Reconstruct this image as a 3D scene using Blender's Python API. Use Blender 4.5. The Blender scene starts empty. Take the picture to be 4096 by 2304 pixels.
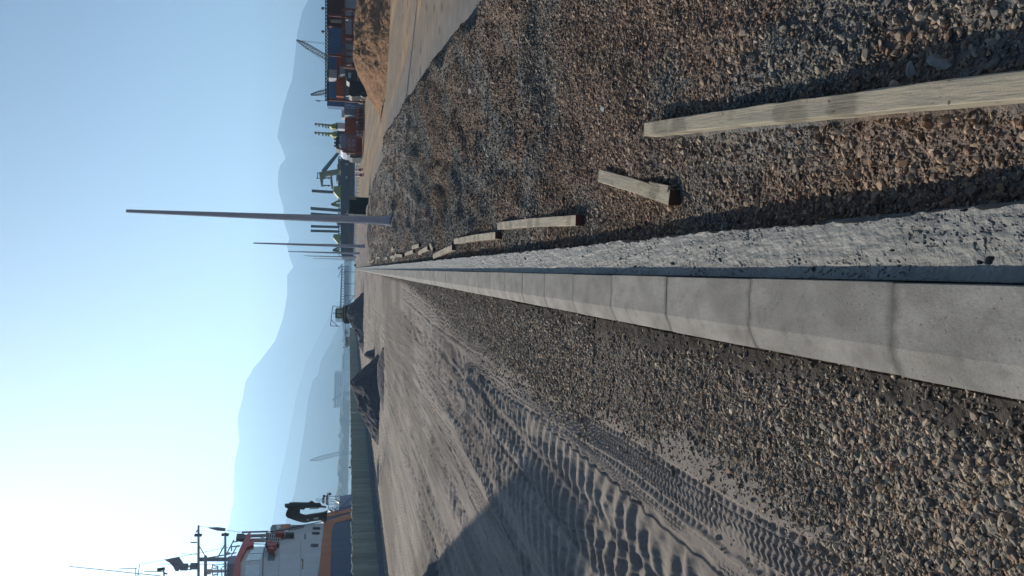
import bpy, math, random
import numpy as np
from math import radians, sin, cos, pi, tan, sqrt, atan2
from mathutils import Matrix, Vector

# ------------------------------------------------------------------ camera, sky, sun, exposure
SC = bpy.context.scene
FPX = 3000.0; PITCH = radians(12.3); ROLL = radians(1.1); CZ = 1.92
Fw = np.array([0, cos(PITCH), -sin(PITCH)]); Uw = np.array([0, sin(PITCH), cos(PITCH)]); Xw = np.array([1., 0, 0])
IX = -cos(ROLL)*Uw + sin(ROLL)*Xw          # phone held upright, file stored on its side
IY = sin(ROLL)*Uw + cos(ROLL)*Xw
cd = bpy.data.cameras.new('camera'); cam = bpy.data.objects.new('camera', cd); SC.collection.objects.link(cam)
cam.matrix_world = Matrix(((IX[0], IY[0], -Fw[0], 0), (IX[1], IY[1], -Fw[1], 0), (IX[2], IY[2], -Fw[2], CZ), (0, 0, 0, 1)))
cd.sensor_width = 36; cd.lens = 36*FPX/4096; cd.clip_start = 0.05; cd.clip_end = 30000
SC.camera = cam
SUN_AZ = radians(-26.5); SUN_EL = radians(26)
w = bpy.data.worlds.new('World'); SC.world = w; w.use_nodes = True
nt = w.node_tree; sky = nt.nodes.new('ShaderNodeTexSky'); sky.sky_type = 'NISHITA'; sky.sun_disc = False
sky.sun_elevation = SUN_EL; sky.sun_rotation = SUN_AZ; sky.air_density = 1.0; sky.dust_density = 1.1; sky.ozone_density = 4
bg = nt.nodes['Background']; bg.inputs['Strength'].default_value = 0.056
nt.links.new(sky.outputs[0], bg.inputs[0])
sd = bpy.data.lights.new('sun', 'SUN'); sd.energy = 5; sd.angle = radians(0.7); sd.color = (1, .89, .76)
so = bpy.data.objects.new('sun', sd); SC.collection.objects.link(so)
sv = Vector((sin(SUN_AZ)*cos(SUN_EL), cos(SUN_AZ)*cos(SUN_EL), sin(SUN_EL)))
so.rotation_euler = sv.to_track_quat('Z', 'Y').to_euler(); so.location = (-30, 60, 50)
SC.view_settings.view_transform = 'Standard'; SC.view_settings.look = 'None'
SC.view_settings.exposure = 0.2; SC.view_settings.gamma = 1
SC.cycles.volume_bounces = 3; HAZE = 2.2e-4
random.seed(4); RNG = np.random.default_rng(7)
COL = SC.collection

# ------------------------------------------------------------------ survey helpers (photo pixel -> place in metres)
def ray(x, y): return FPX*Fw + (x-2048)*IX + (1152-y)*IY
def gz(x, y, z=-.08):
    r = ray(x, y); t = (z-CZ)/r[2]; return np.array([0, 0, CZ]) + t*r
def dY(x, y, Y):
    r = ray(x, y); return np.array([0, 0, CZ]) + r*Y/r[1]
KX = lambda y: .021*y                      # line of the kerb's right-hand face

# ------------------------------------------------------------------ noise
def _h(ix, iy, s):
    n = (ix.astype(np.int64)*374761393 + iy.astype(np.int64)*668265263 + s*974711) & 0xffffffff
    n = ((n ^ (n >> 13))*1274126177) & 0xffffffff
    return ((n ^ (n >> 16)) & 0xffff)/65535.0
def vn(x, y, s=0):
    x = np.asarray(x, float); y = np.asarray(y, float)
    ix = np.floor(x); iy = np.floor(y); fx = x-ix; fy = y-iy
    fx = fx*fx*(3-2*fx); fy = fy*fy*(3-2*fy)
    a = _h(ix, iy, s); b = _h(ix+1, iy, s); c = _h(ix, iy+1, s); d = _h(ix+1, iy+1, s)
    return (a*(1-fx)+b*fx)*(1-fy) + (c*(1-fx)+d*fx)*fy
def fbm(x, y, o=4, s=0):
    t = 0; a = .5; n = 0
    for k in range(o):
        t = t + a*vn(x*2**k+17.3*k, y*2**k-9.1*k, s+k); n += a; a *= .5
    return t/n
def sst(a, b, x):
    t = np.clip((x-a)/(b-a), 0, 1); return t*t*(3-2*t)

# ------------------------------------------------------------------ materials
def mat(name, col, rough=.8, var=.15, scale=3.0, bump=0.0, bscale=40, metal=0, coord='Object', stretch=(1, 1, 1), col2=None, attr=None, spec=.35, island=0, detail=6, speck=()):
    m = bpy.data.materials.new(name); m.use_nodes = True; t = m.node_tree; N = t.nodes; L = t.links
    p = N['Principled BSDF']; p.inputs['Roughness'].default_value = rough; p.inputs['Metallic'].default_value = metal
    p.inputs['Specular IOR Level'].default_value = spec
    tc = N.new('ShaderNodeTexCoord'); mp = N.new('ShaderNodeMapping'); mp.inputs['Scale'].default_value = stretch
    L.new(tc.outputs[coord], mp.inputs[0])
    nz = N.new('ShaderNodeTexNoise'); nz.inputs['Scale'].default_value = scale; nz.inputs['Detail'].default_value = detail; nz.inputs['Roughness'].default_value = .62
    L.new(mp.outputs[0], nz.inputs[0])
    mr = N.new('ShaderNodeMapRange'); mr.inputs[1].default_value = .3; mr.inputs[2].default_value = .7; L.new(nz.outputs[0], mr.inputs[0])
    mx = N.new('ShaderNodeMix'); mx.data_type = 'RGBA'; L.new(mr.outputs[0], mx.inputs[0])
    c = np.array(col)
    if attr:
        at = N.new('ShaderNodeAttribute'); at.attribute_name = attr
        a1 = N.new('ShaderNodeVectorMath'); a1.operation = 'SCALE'; a1.inputs[3].default_value = 1-var; L.new(at.outputs[0], a1.inputs[0])
        a2 = N.new('ShaderNodeVectorMath'); a2.operation = 'SCALE'; a2.inputs[3].default_value = 1+var; L.new(at.outputs[0], a2.inputs[0])
        L.new(a1.outputs[0], mx.inputs[6]); L.new(a2.outputs[0], mx.inputs[7])
    else:
        c2 = np.array(col2) if col2 is not None else c*(1+var)
        c1 = c if col2 is not None else c*(1-var)
        mx.inputs[6].default_value = (*c1, 1); mx.inputs[7].default_value = (*c2, 1)
    out = mx.outputs[2]
    if island:
        g = N.new('ShaderNodeNewGeometry'); hs = N.new('ShaderNodeMapRange'); hs.inputs[3].default_value = 1-island; hs.inputs[4].default_value = 1+island
        L.new(g.outputs['Random Per Island'], hs.inputs[0]); v = N.new('ShaderNodeVectorMath'); v.operation = 'SCALE'
        L.new(out, v.inputs[0]); L.new(hs.outputs[0], v.inputs[3]); out = v.outputs[0]
    for ssc, lo, hi, st in speck:
        q = N.new('ShaderNodeTexNoise'); q.inputs['Scale'].default_value = ssc; q.inputs['Detail'].default_value = 4; L.new(tc.outputs[coord], q.inputs[0])
        e = N.new('ShaderNodeMapRange'); e.interpolation_type = 'SMOOTHSTEP'; e.inputs[1].default_value = lo; e.inputs[2].default_value = hi; e.inputs[3].default_value = 1; e.inputs[4].default_value = st
        v = N.new('ShaderNodeVectorMath'); v.operation = 'SCALE'; L.new(q.outputs[0], e.inputs[0]); L.new(out, v.inputs[0]); L.new(e.outputs[0], v.inputs[3]); out = v.outputs[0]
    L.new(out, p.inputs['Base Color'])
    if bump:
        b = N.new('ShaderNodeBump'); b.inputs['Strength'].default_value = 1; b.inputs['Distance'].default_value = bump
        n2 = N.new('ShaderNodeTexNoise'); n2.inputs['Scale'].default_value = bscale; n2.inputs['Detail'].default_value = 5
        L.new(mp.outputs[0], n2.inputs[0]); L.new(n2.outputs[0], b.inputs['Height']); L.new(b.outputs[0], p.inputs['Normal'])
    return m
M = {}
def paint(name, col, rough=.55, var=.12, **k):
    M[name] = mat(name, col, rough, var, **k)
paint('silt', (1, 1, 1), .95, .10, attr='Col', scale=30, bump=.004, bscale=120, spec=.1)
paint('berm', (1, 1, 1), .95, .22, attr='Col', scale=35, bump=.01, bscale=70, spec=.15)
paint('stone', (1, 1, 1), .75, .12, attr='Col', scale=40, spec=.3)
paint('road', (1, 1, 1), .95, .12, attr='Col', scale=2, spec=.1)
paint('kerb', (.215, .205, .178), .8, 0, scale=6, stretch=(1, .5, 1), bump=.0015, bscale=160, spec=.25, col2=(.355, .340, .305), speck=((110, .35, .65, .86), (60, .64, .72, .5), (2.2, .42, .66, .80), (9, .52, .70, .82)))
paint('haunch', (1, 1, 1), .6, .16, attr='Col', scale=60, bump=.003, bscale=150, spec=.5)
paint('timber', (.56, .475, .33), .8, .2, scale=16, stretch=(1, .10, 1), col2=(.30, .275, .22), bump=.004, bscale=90, detail=9, speck=((28, .66, .72, .25), (3.5, .5, .62, .62), (150, .4, .7, .8)))
paint('timber_dark', (.10, .06, .045), .85, .3, scale=12)
paint('timber_red', (.14, .05, .04), .8, .3, scale=12)
paint('galv', (.52, .51, .56), .5, .08, scale=3, metal=.0, stretch=(1, 1, .3))
paint('rock', (.30, .29, .27), .8, .22, scale=9, bump=.008, bscale=25)
paint('heap_dark', (.13, .13, .135), .95, .2, scale=3, bump=.05, bscale=9, spec=.1)
paint('heap_brown', (.36, .21, .12), .95, .45, scale=5, bump=.10, bscale=12, spec=.1, stretch=(1, 1, .5))
paint('mesh_green', (.37, .40, .35), .9, .3, scale=.8, stretch=(3, 3, .25), spec=.1)
paint('ragged', (.50, .54, .44), .8, .3, scale=9)
paint('plinth', (.22, .24, .27), .85, .15, scale=2)
paint('steel_blue', (.10, .19, .36), .6, .15, scale=1)
paint('maroon', (.11, .025, .022), .6, .15, scale=1)
paint('c_orange', (.42, .10, .035), .6, .12, scale=1)
paint('c_white', (.55, .58, .62), .6, .12, scale=1)
paint('c_grey', (.26, .30, .34), .6, .12, scale=1)
paint('cream', (.5, .38, .26), .7, .12, scale=2)
paint('brown_steel', (.20, .06, .035), .7, .2, scale=2)
paint('black', (.02, .022, .028), .6, .2, scale=2)
paint('dark_steel', (.045, .055, .065), .6, .2, scale=2)
paint('dark_green', (.012, .035, .03), .6, .2, scale=2)
paint('yellow_green', (.32, .33, .07), .6, .15, scale=1)
paint('olive', (.20, .22, .09), .6, .15, scale=1)
paint('spud', (.06, .13, .19), .6, .1, scale=1)
paint('hull_dark', (.012, .02, .035), .7, .25, scale=.15)
paint('hull_rust', (.10, .035, .03), .8, .3, scale=.2)
paint('hull_blue', (.045, .095, .20), .55, .2, scale=.4)
paint('hull_pale', (.25, .30, .42), .6, .15, scale=.5)
paint('red', (.42, .04, .035), .6, .15, scale=1.5)
paint('hull_orange', (.66, .23, .09), .6, .12, scale=.6)
paint('ship_white', (.74, .80, .84), .6, .08, scale=.4)
paint('ship_red', (.60, .10, .08), .6, .12, scale=.6)
paint('rust', (.28, .22, .12), .8, .3, scale=2)
paint('ship_grey', (.25, .29, .33), .6, .12, scale=1)
paint('glass_dark', (.05, .08, .10), .15, .1, scale=1, spec=.6)
paint('glass_pale', (.30, .42, .46), .15, .1, scale=1, spec=.6)
paint('white', (.78, .78, .76), .6, .08, scale=2)
paint('pink_white', (.62, .45, .45), .6, .15, scale=3)
paint('quay', (.20, .19, .18), .9, .2, scale=.5)
paint('hill', (.045, .065, .06), 1, .35, scale=.0016, spec=0)
paint('shore', (.07, .085, .09), 1, .3, scale=.01, spec=0)
paint('town', (.22, .25, .28), .9, .3, scale=.02)
paint('flag', (.25, .22, .28), .9, .2, scale=2)
paint('tree_far', (.05, .07, .05), 1, .3, scale=.05)
m = bpy.data.materials.new('sea'); m.use_nodes = True; p = m.node_tree.nodes['Principled BSDF']
p.inputs['Base Color'].default_value = (.14, .22, .26, 1); p.inputs['Roughness'].default_value = .12
n = m.node_tree.nodes.new('ShaderNodeTexNoise'); n.inputs['Scale'].default_value = .35; n.inputs['Detail'].default_value = 8
tc = m.node_tree.nodes.new('ShaderNodeTexCoord'); b = m.node_tree.nodes.new('ShaderNodeBump'); b.inputs['Distance'].default_value = .08; b.inputs['Strength'].default_value = .4
m.node_tree.links.new(tc.outputs['Object'], n.inputs[0]); m.node_tree.links.new(n.outputs[0], b.inputs['Height']); m.node_tree.links.new(b.outputs[0], p.inputs['Normal'])
M['sea'] = m

# ------------------------------------------------------------------ mesh helpers
def tag(o, label=None, cat=None, group=None, kind=None):
    if label: o['label'] = label
    if cat: o['category'] = cat
    if group: o['group'] = group
    if kind: o['kind'] = kind
    return o
def empty(name, loc, label, cat, group=None):
    o = bpy.data.objects.new(name, None); COL.objects.link(o); o.location = loc; o.empty_display_size = .3
    return tag(o, label, cat, group)
def np_mesh(name, V, Fq, material, parent=None, col=None, smooth=False):
    me = bpy.data.meshes.new(name); V = np.asarray(V, np.float32); Fq = np.asarray(Fq, np.int32); k = Fq.shape[1]
    me.vertices.add(len(V)); me.vertices.foreach_set('co', V.ravel())
    me.loops.add(Fq.size); me.loops.foreach_set('vertex_index', Fq.ravel())
    me.polygons.add(len(Fq)); me.polygons.foreach_set('loop_start', np.arange(0, Fq.size, k, dtype=np.int32))
    me.polygons.foreach_set('loop_total', np.full(len(Fq), k, np.int32))
    me.polygons.foreach_set('use_smooth', np.full(len(Fq), smooth, bool))
    if col is not None:
        a = me.attributes.new('Col', 'FLOAT_COLOR', 'POINT'); c = np.ones((len(V), 4), np.float32); c[:, :3] = col; a.data.foreach_set('color', c.ravel())
    me.update(calc_edges=True); me.materials.append(M[material])
    o = bpy.data.objects.new(name, me); COL.objects.link(o)
    if parent: o.parent = parent
    return o
class MB:
    def __init__(s): s.v = []; s.f = []
    def add(s, vs, fs):
        n = len(s.v); s.v += [tuple(map(float, q)) for q in vs]; s.f += [tuple(i+n for i in f) for f in fs]; return s
    def box(s, a, b):
        (x0, y0, z0), (x1, y1, z1) = a, b
        return s.add([(x0, y0, z0), (x1, y0, z0), (x1, y1, z0), (x0, y1, z0), (x0, y0, z1), (x1, y0, z1), (x1, y1, z1), (x0, y1, z1)],
                     [(0, 3, 2, 1), (4, 5, 6, 7), (0, 1, 5, 4), (1, 2, 6, 5), (2, 3, 7, 6), (3, 0, 4, 7)])
    def bar(s, a, b, w, h=None, seg=4, r2=None):
        a = Vector(a); b = Vector(b); d = (b-a).normalized(); h = h or w
        u = d.cross(Vector((0, 0, 1)));  u = u.normalized() if u.length > .01 else Vector((1, 0, 0))
        v = d.cross(u).normalized(); k = 1 if r2 is None else r2
        vs = []
        for q, e in ((a, 1), (b, k)):
            for i in range(seg):
                t = 2*pi*(i+.5)/seg; f = sqrt(2) if seg == 4 else 1
                vs.append(q + u*(cos(t)*w/2*f*e) + v*(sin(t)*h/2*f*e))
        fs = [(i, (i+1) % seg, seg+(i+1) % seg, seg+i) for i in range(seg)] + [tuple(range(seg))[::-1], tuple(range(seg, 2*seg))]
        return s.add(vs, fs)
    def prism(s, pts, off):                 # polygon of 3-D points swept along off
        n = len(pts); off = np.array(off); P = [np.array(p) for p in pts]
        return s.add(P + [p+off for p in P], [tuple(range(n)), tuple(range(2*n-1, n-1, -1))] + [(i, n+i, n+(i+1) % n, (i+1) % n) for i in range(n)])
    def lathe(s, c, prof, seg=16):          # prof: (r, z)
        vs = []; fs = []
        for r, z in prof:
            for i in range(seg): vs.append((c[0]+r*cos(2*pi*i/seg), c[1]+r*sin(2*pi*i/seg), c[2]+z))
        for j in range(len(prof)-1):
            for i in range(seg): fs.append((j*seg+i, j*seg+(i+1) % seg, (j+1)*seg+(i+1) % seg, (j+1)*seg+i))
        fs.append(tuple(range(seg))[::-1]); fs.append(tuple(range((len(prof)-1)*seg, len(prof)*seg)))
        return s.add(vs, fs)
    def build(s, name, material, parent=None, base=None, bevel=0, smooth=False):
        base = np.array(base if base is not None else (parent.location if parent and parent.parent is None else (0, 0, 0)))
        me = bpy.data.meshes.new(name); me.from_pydata([tuple(np.array(q)-base) for q in s.v], [], s.f)
        import bmesh
        bm = bmesh.new(); bm.from_mesh(me); bmesh.ops.recalc_face_normals(bm, faces=bm.faces)
        if bevel: bmesh.ops.bevel(bm, geom=list(bm.edges), offset=bevel, segments=2, affect='EDGES', profile=.6)
        bm.to_mesh(me); bm.free(); me.materials.append(M[material])
        if smooth: me.polygons.foreach_set('use_smooth', [True]*len(me.polygons))
        o = bpy.data.objects.new(name, me); COL.objects.link(o)
        if parent: o.parent = parent
        else: o.location = base
        return o
class Part:                                  # parts of one thing; sub-parts share the thing's origin
    def __init__(s, name, loc, label, cat, group=None): s.loc = np.array(loc, float); s.root = empty(name, tuple(s.loc), label, cat, group)
    def add(s, name, mb, material, parent=None, **k): return mb.build(name, material, parent or s.root, base=s.loc, **k)
def pl(poly, Y): return [dY(x, y, Y) for x, y in poly]
def rect(x0, x1, y0, y1): return [(x0, y0), (x1, y0), (x1, y1), (x0, y1)]
def sheet_grid(ys, cols, xf, hf):
    Yg, Sg = np.meshgrid(ys, cols, indexing='ij'); X = xf(Yg, Sg); Z, C = hf(X, Yg)
    nr, nc = Yg.shape; idx = np.arange(nr*nc).reshape(nr, nc)
    F = np.stack([idx[:-1, :-1], idx[:-1, 1:], idx[1:, 1:], idx[1:, :-1]], -1).reshape(-1, 4)
    V = np.stack([X, Yg, Z], -1).reshape(-1, 3)
    ok = (V[F[:, 1], 0]-V[F[:, 0], 0] > 1e-4) | (V[F[:, 2], 0]-V[F[:, 3], 0] > 1e-4)
    return V, F[ok], C.reshape(-1, 3)

# ------------------------------------------------------------------ ground left of the kerb: silt with tyre tracks
def yrows(y0, y1, px, near=1.2):              # rows that thin out with distance
    out = [y0]
    while out[-1] < y1:
        y = out[-1]; out.append(y + max(px*(y*y+4)/(750*2.0)*1.0, .004))
    out[-1] = y1; return np.array(out)
GEDGE = np.array([(0, -1.05), (1.87, -1.02), (2.5, -1.12), (3.4, -.90), (5, -.95), (7.8, -1.08), (10, -.87), (14, -.62), (31, .25), (60, .9), (260, 5.2)])
def gedge(y): return np.interp(y, GEDGE[:, 0], GEDGE[:, 1])
TR = [ # centre line points (y, x), half width, kind, spacing, depth
 ([(1, -1.22), (2.9, -1.24), (3.7, -1.25), (5.3, -1.2), (9.8, -1.28), (14, -1.2)], .15, 'tyre', .055, .016),
 ([(1, -1.50), (2.9, -1.52), (4.5, -1.46), (6, -1.40), (9, -1.30)], .07, 'tyre', .05, .010),
 ([(1, -1.74), (3, -1.80), (5, -1.70), (7, -1.60), (10, -1.52), (16, -1.3), (30, -.8)], .25, 'lug', .240, .044),
 ([(1, -2.16), (3, -2.20), (5, -2.10), (7, -1.98), (10, -1.86), (16, -1.6), (30, -1.1)], .28, 'lug', .250, .050),
 ([(1, -2.65), (4, -2.75), (7, -2.50), (12, -2.2), (20, -1.7), (40, -.6)], .34, 'lug', .27, .042),
 ([(4, -3.9), (7, -3.3), (9, -2.95), (11, -2.75), (14, -2.5), (22, -1.9)], .20, 'lug', .30, .052),
 ([(4, -3.45), (9, -3.5), (14, -3.1), (24, -2.3)], .22, 'tyre', .10, .014),
 ([(4, -4.3), (9, -4.3), (14, -4.0), (30, -3.0)], .32, 'lug', .27, .036),
 ([(8, -5.6), (14, -5.2), (20, -5.0), (30, -4.2)], .35, 'lug', .34, .042),
 ([(8, -6.8), (16, -6.2), (24, -5.8), (50, -4.2)], .4, 'lug', .45, .05),
 ([(12, -9.0), (20, -7.8), (30, -7.2), (60, -6.2)], .4, 'lug', .3, .02),
 ([(10, -.95), (14, -.85), (18, -.75), (30, -.2)], .22, 'tyre', .16, .02),
]
def left_h(X, Y):
    z = -.085 + .05*(fbm(X*.5, Y*.35, 3, 5)-.5) + .022*(fbm(X*3, Y*2.2, 4, 9)-.5) + .010*(fbm(X*14, Y*10, 4, 21)-.5)
    streak = fbm(X*5.5+.5*vn(X, Y*.2, 3), Y*.22, 4, 31)              # long ruts
    sw = sst(-1.2, -2.2, X); z = z + .07*(streak-.5)*sw
    fine = fbm(X*24, Y*.5, 3, 37); z = z + .016*(fine-.5)*sw*sst(.35, .6, fbm(X*.9, Y*.12, 2, 38))
    rp = Y/.26+X*.5+2.5*fbm(X*1.2, Y*.5, 2, 39); rp = np.abs(2*(rp-np.floor(rp))-1); z = z + .020*rp*sst(.5, .62, fbm(X*1.8, Y*.16, 3, 40))*sst(-2.0, -2.6, X)
    cover = np.zeros_like(X)
    for pts, hw, kind, sp, dp in TR:
        P = np.array(pts); xc = np.interp(Y, P[:, 0], P[:, 1]) + .04*(vn(Y*.8, Y*0, 50)-.5)
        u = (X-xc)/hw; end = sst(P[0, 0]-.5, P[0, 0]+.5, Y)*(1-sst(P[-1, 0]-3, P[-1, 0], Y))
        wob = .35*fbm(X*3, Y*1.6, 2, 61)
        edge = (1-sst(.85, 1.05, np.abs(u + .18*(vn(Y*9, X*3, 71)-.5))))*end
        if kind == 'lug':
            ph = Y/sp + .45*u*u + wob*.7 + .28*(vn(X*7, Y*3, 77)-.5) + .12*(vn(X*22, Y*9, 78)-.5)
            fr = ph-np.floor(ph); r = np.where(fr < .34, fr/.34, (1-fr)/.66); r = r*r*(3-2*r); r = r*(.72+.5*vn(Y/sp*.8, X*1.5, 79))
            brk = .45+.55*sst(.28, .44, fbm(X*4.5, Y*3, 3, 83))
            z = z + edge*dp*(r-.45)*brk*(1-.35*np.abs(u)) - edge*.012
        else:
            v = Y/sp; tri = np.abs(((u*2.4) % 1.0)-.5)*2
            zig = np.sin(2*pi*(v+tri*.55)); rib = np.where(np.abs(u) < .55, np.tanh(3*zig), 0)
            du = (np.abs(u)-.78)/.16; dv = ((v*.72) % 1.0)-.5
            dot = np.exp(-(du*du*1.2+dv*dv*14))
            wear = sst(.18, .38, fbm(X*3+9, Y*1.1, 3, 87)); z = z + edge*wear*(dp*.42*rib - dp*1.3*dot) - edge*.012
        cover = np.maximum(cover, edge)
    # small lip where the dust was pushed against the gravel, dark strip by the kerb
    kx = KX(Y)-.34
    ge = gedge(Y) + .22*(fbm(Y*1.7, Y*0+3, 3, 91)-.5) + .16*(fbm(X*6, Y*5, 3, 92)-.5)
    g = sst(-.06, .10, X-ge)
    z = z - .012*g + .02*g*(fbm(X*22, Y*20, 3, 95)-.5)
    z = np.where(X > kx-.02, np.minimum(z, -.11), z)
    base = np.array([.305, .265, .228]); col = base[None, None]*(.86+.30*fbm(X*1.3, Y*.8, 4, 101))[..., None]
    far = sst(8, 40, Y)[..., None]; patch = sst(.48, .62, fbm(X*.45, Y*.16, 4, 111))[..., None]
    col = col*(1-.32*patch*sst(5, 14, Y)[..., None]) + 0
    col = col*(1-far) + col*np.array([1.0, .98, .95])*far
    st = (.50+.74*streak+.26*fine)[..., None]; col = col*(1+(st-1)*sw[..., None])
    gc = np.array([.19, .165, .14])[None, None]*(.6+.8*fbm(X*9, Y*8, 3, 121))[..., None]
    gc = gc*(1-sst(12, 30, Y)[..., None]) + np.array([.17, .155, .14])*sst(12, 30, Y)[..., None]
    col = col*(1-g[..., None]) + gc*g[..., None]
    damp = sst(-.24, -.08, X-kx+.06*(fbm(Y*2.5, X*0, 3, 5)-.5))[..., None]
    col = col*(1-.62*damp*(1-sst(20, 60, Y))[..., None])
    return z, col
ys = yrows(1.1, 262, .8)
cols = -np.concatenate([np.array([1.6, 1.4, 1.2, 1.0, .85, .75, .68, .62]), np.arange(.58, .40, -.004), np.arange(.40, -.001, -.0011)])
def xf(Y, S):
    x0 = KX(Y)-.33; X = x0 + S*(Y+1.1); return np.maximum(X, -19.0)
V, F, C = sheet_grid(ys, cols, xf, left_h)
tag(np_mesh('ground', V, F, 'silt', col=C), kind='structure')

# ------------------------------------------------------------------ road and yard to the right
def road_h(X, Y):
    z = -.10 + .05*(fbm(X*.3, Y*.2, 3, 205)-.5) + .02*(fbm(X*2, Y*1.2, 3, 206)-.5)
    ang = X*.25+Y*.97
    st = fbm((X*.995-Y*.05)*.9, ang*.05+7, 4, 211); st2 = fbm(X*6-Y*.3, ang*.2, 3, 213)
    tan_ = np.array([.43, .29, .165]); gry = np.array([.28, .225, .165])
    k = sst(.38, .62, .65*st+.35*fbm(X*.5, Y*.3, 3, 217)+.1*st2)[..., None]
    nearb = sst(3.2, .6, X-np.interp(Y, CR[:, 1], CR[:, 0]))[..., None]
    c = tan_*(1-k)+gry*k; c = c*(1-nearb)+np.array([.22, .21, .195])*nearb
    c = c*(.78+.42*fbm(X*3, Y*2, 4, 219))[..., None]
    peb = sst(.86, .90, vn(X*26, Y*17, 223))[..., None]; c = c*(1-.55*peb*(1-sst(30, 60, Y))[..., None])
    xcr = np.interp(Y, CR[:, 1], CR[:, 0]); z = z - .5*(1-sst(-.35, -.05, X-xcr))*(1-sst(200, 250, Y))
    return z - .008*(st2-.5), c
# crest of the gravel berm: photo silhouette points with their distance
CRP = [(1956, 0, 9.6), (1765, 238, 14.0), (1686, 318, 18.0), (1652, 400, 21.5), (1600, 452, 26.5), (1572, 497, 31.5), (1548, 538, 37), (1536, 565, 41), (1546, 600, 42.5), (1548, 628, 43.5), (1517, 669, 49),
       (1497, 728, 57), (1480, 786, 70), (1466, 831, 84), (1459, 859, 97), (1445, 893, 120), (1431, 948, 165), (1422, 1000, 225), (1418, 1030, 262)]
CR = np.array([dY(*c) for c in CRP])
CR = np.vstack([[CR[0, 0]-.75*(CR[0, 1]-1)*.24, 1.0, CR[0, 2]], [CR[0, 0]-.3*.9, 6.5, CR[0, 2]], CR])
CR[0] = [1.75, 1.0, CR[2, 2]]; CR[1] = [2.95, 6.2, CR[2, 2]]
ys = np.concatenate([np.arange(0, 60, .25), np.geomspace(60, 345, 160)])
cols = np.concatenate([np.linspace(0, 1, 240)**1.3*60, [80, 130, 200, 260]])
def xr(Y, S): return KX(Y)+.1+S
V, F, C = sheet_grid(ys, cols, xr, road_h)
xm = V[F[:, 0], 0]; ym = V[F[:, 0], 1]; F = F[ym < 262 + np.minimum(np.maximum(xm-5, 0)*.415, 22.6)]
tag(np_mesh('road', V, F, 'road', col=C), kind='structure')

# ------------------------------------------------------------------ gravel berm right of the kerb
def berm_h(X, Y):
    x0 = KX(Y)+.24; xc = np.interp(Y, CR[:, 1], CR[:, 0]); zc = np.interp(Y, CR[:, 1], CR[:, 2])
    s = (X-x0)/(xc-x0); sc = np.clip(s, 0, 1)
    low = -.255 + .055*sst(1.5, 6, Y)
    fur = np.sin(2*pi*((X*.91-Y*.41)/1.15 + 2.6*fbm(X*.6, Y*.45, 3, 350)))
    xc = xc + .25*(vn(Y*.9, Y*0, 340)-.5)*sst(6, 10, Y); zc = zc + .10*(vn(Y*.55, Y*0, 341)-.5)*sst(7, 10, Y)*(1-sst(40, 60, Y)*.5)
    prof = np.where(Y < 45, .38*sc + .62*sc**1.6, 0)
    prof = prof*(1-sst(38, 48, Y)) + sst(0, .5, sc)*sst(38, 48, Y)
    z = low + (zc-low)*prof
    fade = sst(.02, .25, sc)*(1-sst(.86, 1.0, sc)*.45)
    ridg = 1-np.abs(2*fbm(X*.55+.1*Y, Y*.32, 3, 305)-1)
    z = z + fade*sst(4, 8, Y)*(1-sst(50, 80, Y))*.050*fur
    z = z + fade*(.34*(fbm(X*.8, Y*.55, 3, 303)-.5) + .26*(ridg-.75)) + .09*(fbm(X*3.2, Y*2.4, 3, 309)-.5)*(.3+.7*fade)
    tr = np.exp(-((X-(3.0+.017*Y))/1.3)**2)*np.exp(-((Y-34.6)/1.1)**2); z = z - .22*tr      # pole trench
    z = z + .020*(fbm(X*14, Y*12, 3, 311)-.5)
    over = np.maximum(X-xc, 0); z = np.where(over > 0, z-over*.62-.0, z)
    z = z + .016*(RNG.random(X.shape)-.5)*sst(3, 9, Y)*(1-sst(60, 140, Y)) + .012*(RNG.random(X.shape)-.5)*sst(9, 20, Y)
    k = sst(.44, .62, .06*fur*sst(3, 7, Y)+.6*fbm(X*.7+.15*Y, Y*.35, 3, 321)+.4*fbm(X*2.2, Y*1.6, 3, 322))[..., None]
    brown = np.array([.200, .150, .118]); grey = np.array([.190, .186, .176])
    c = brown*k + grey*(1-k); c = c*(.70+.6*fbm(X*11, Y*10, 3, 325))[..., None]*(.8+.4*RNG.random(X.shape))[..., None]
    return z, c*1.0
ys = yrows(1.0, 262, 1.0)
cols = np.concatenate([np.linspace(0, 1.0, 620)**1.0, np.linspace(1.01, 1.4, 30)])
def xb(Y, S):
    x0 = KX(Y)+.24; xc = np.interp(Y, CR[:, 1], CR[:, 0]); return x0 + S*(xc-x0)
V, F, C = sheet_grid(ys, cols, xb, berm_h)
tag(np_mesh('gravel_berm', V, F, 'berm', col=C), 'long low bank of brown and grey gravel beside the concrete strip', 'gravel bank', kind='stuff')

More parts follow.
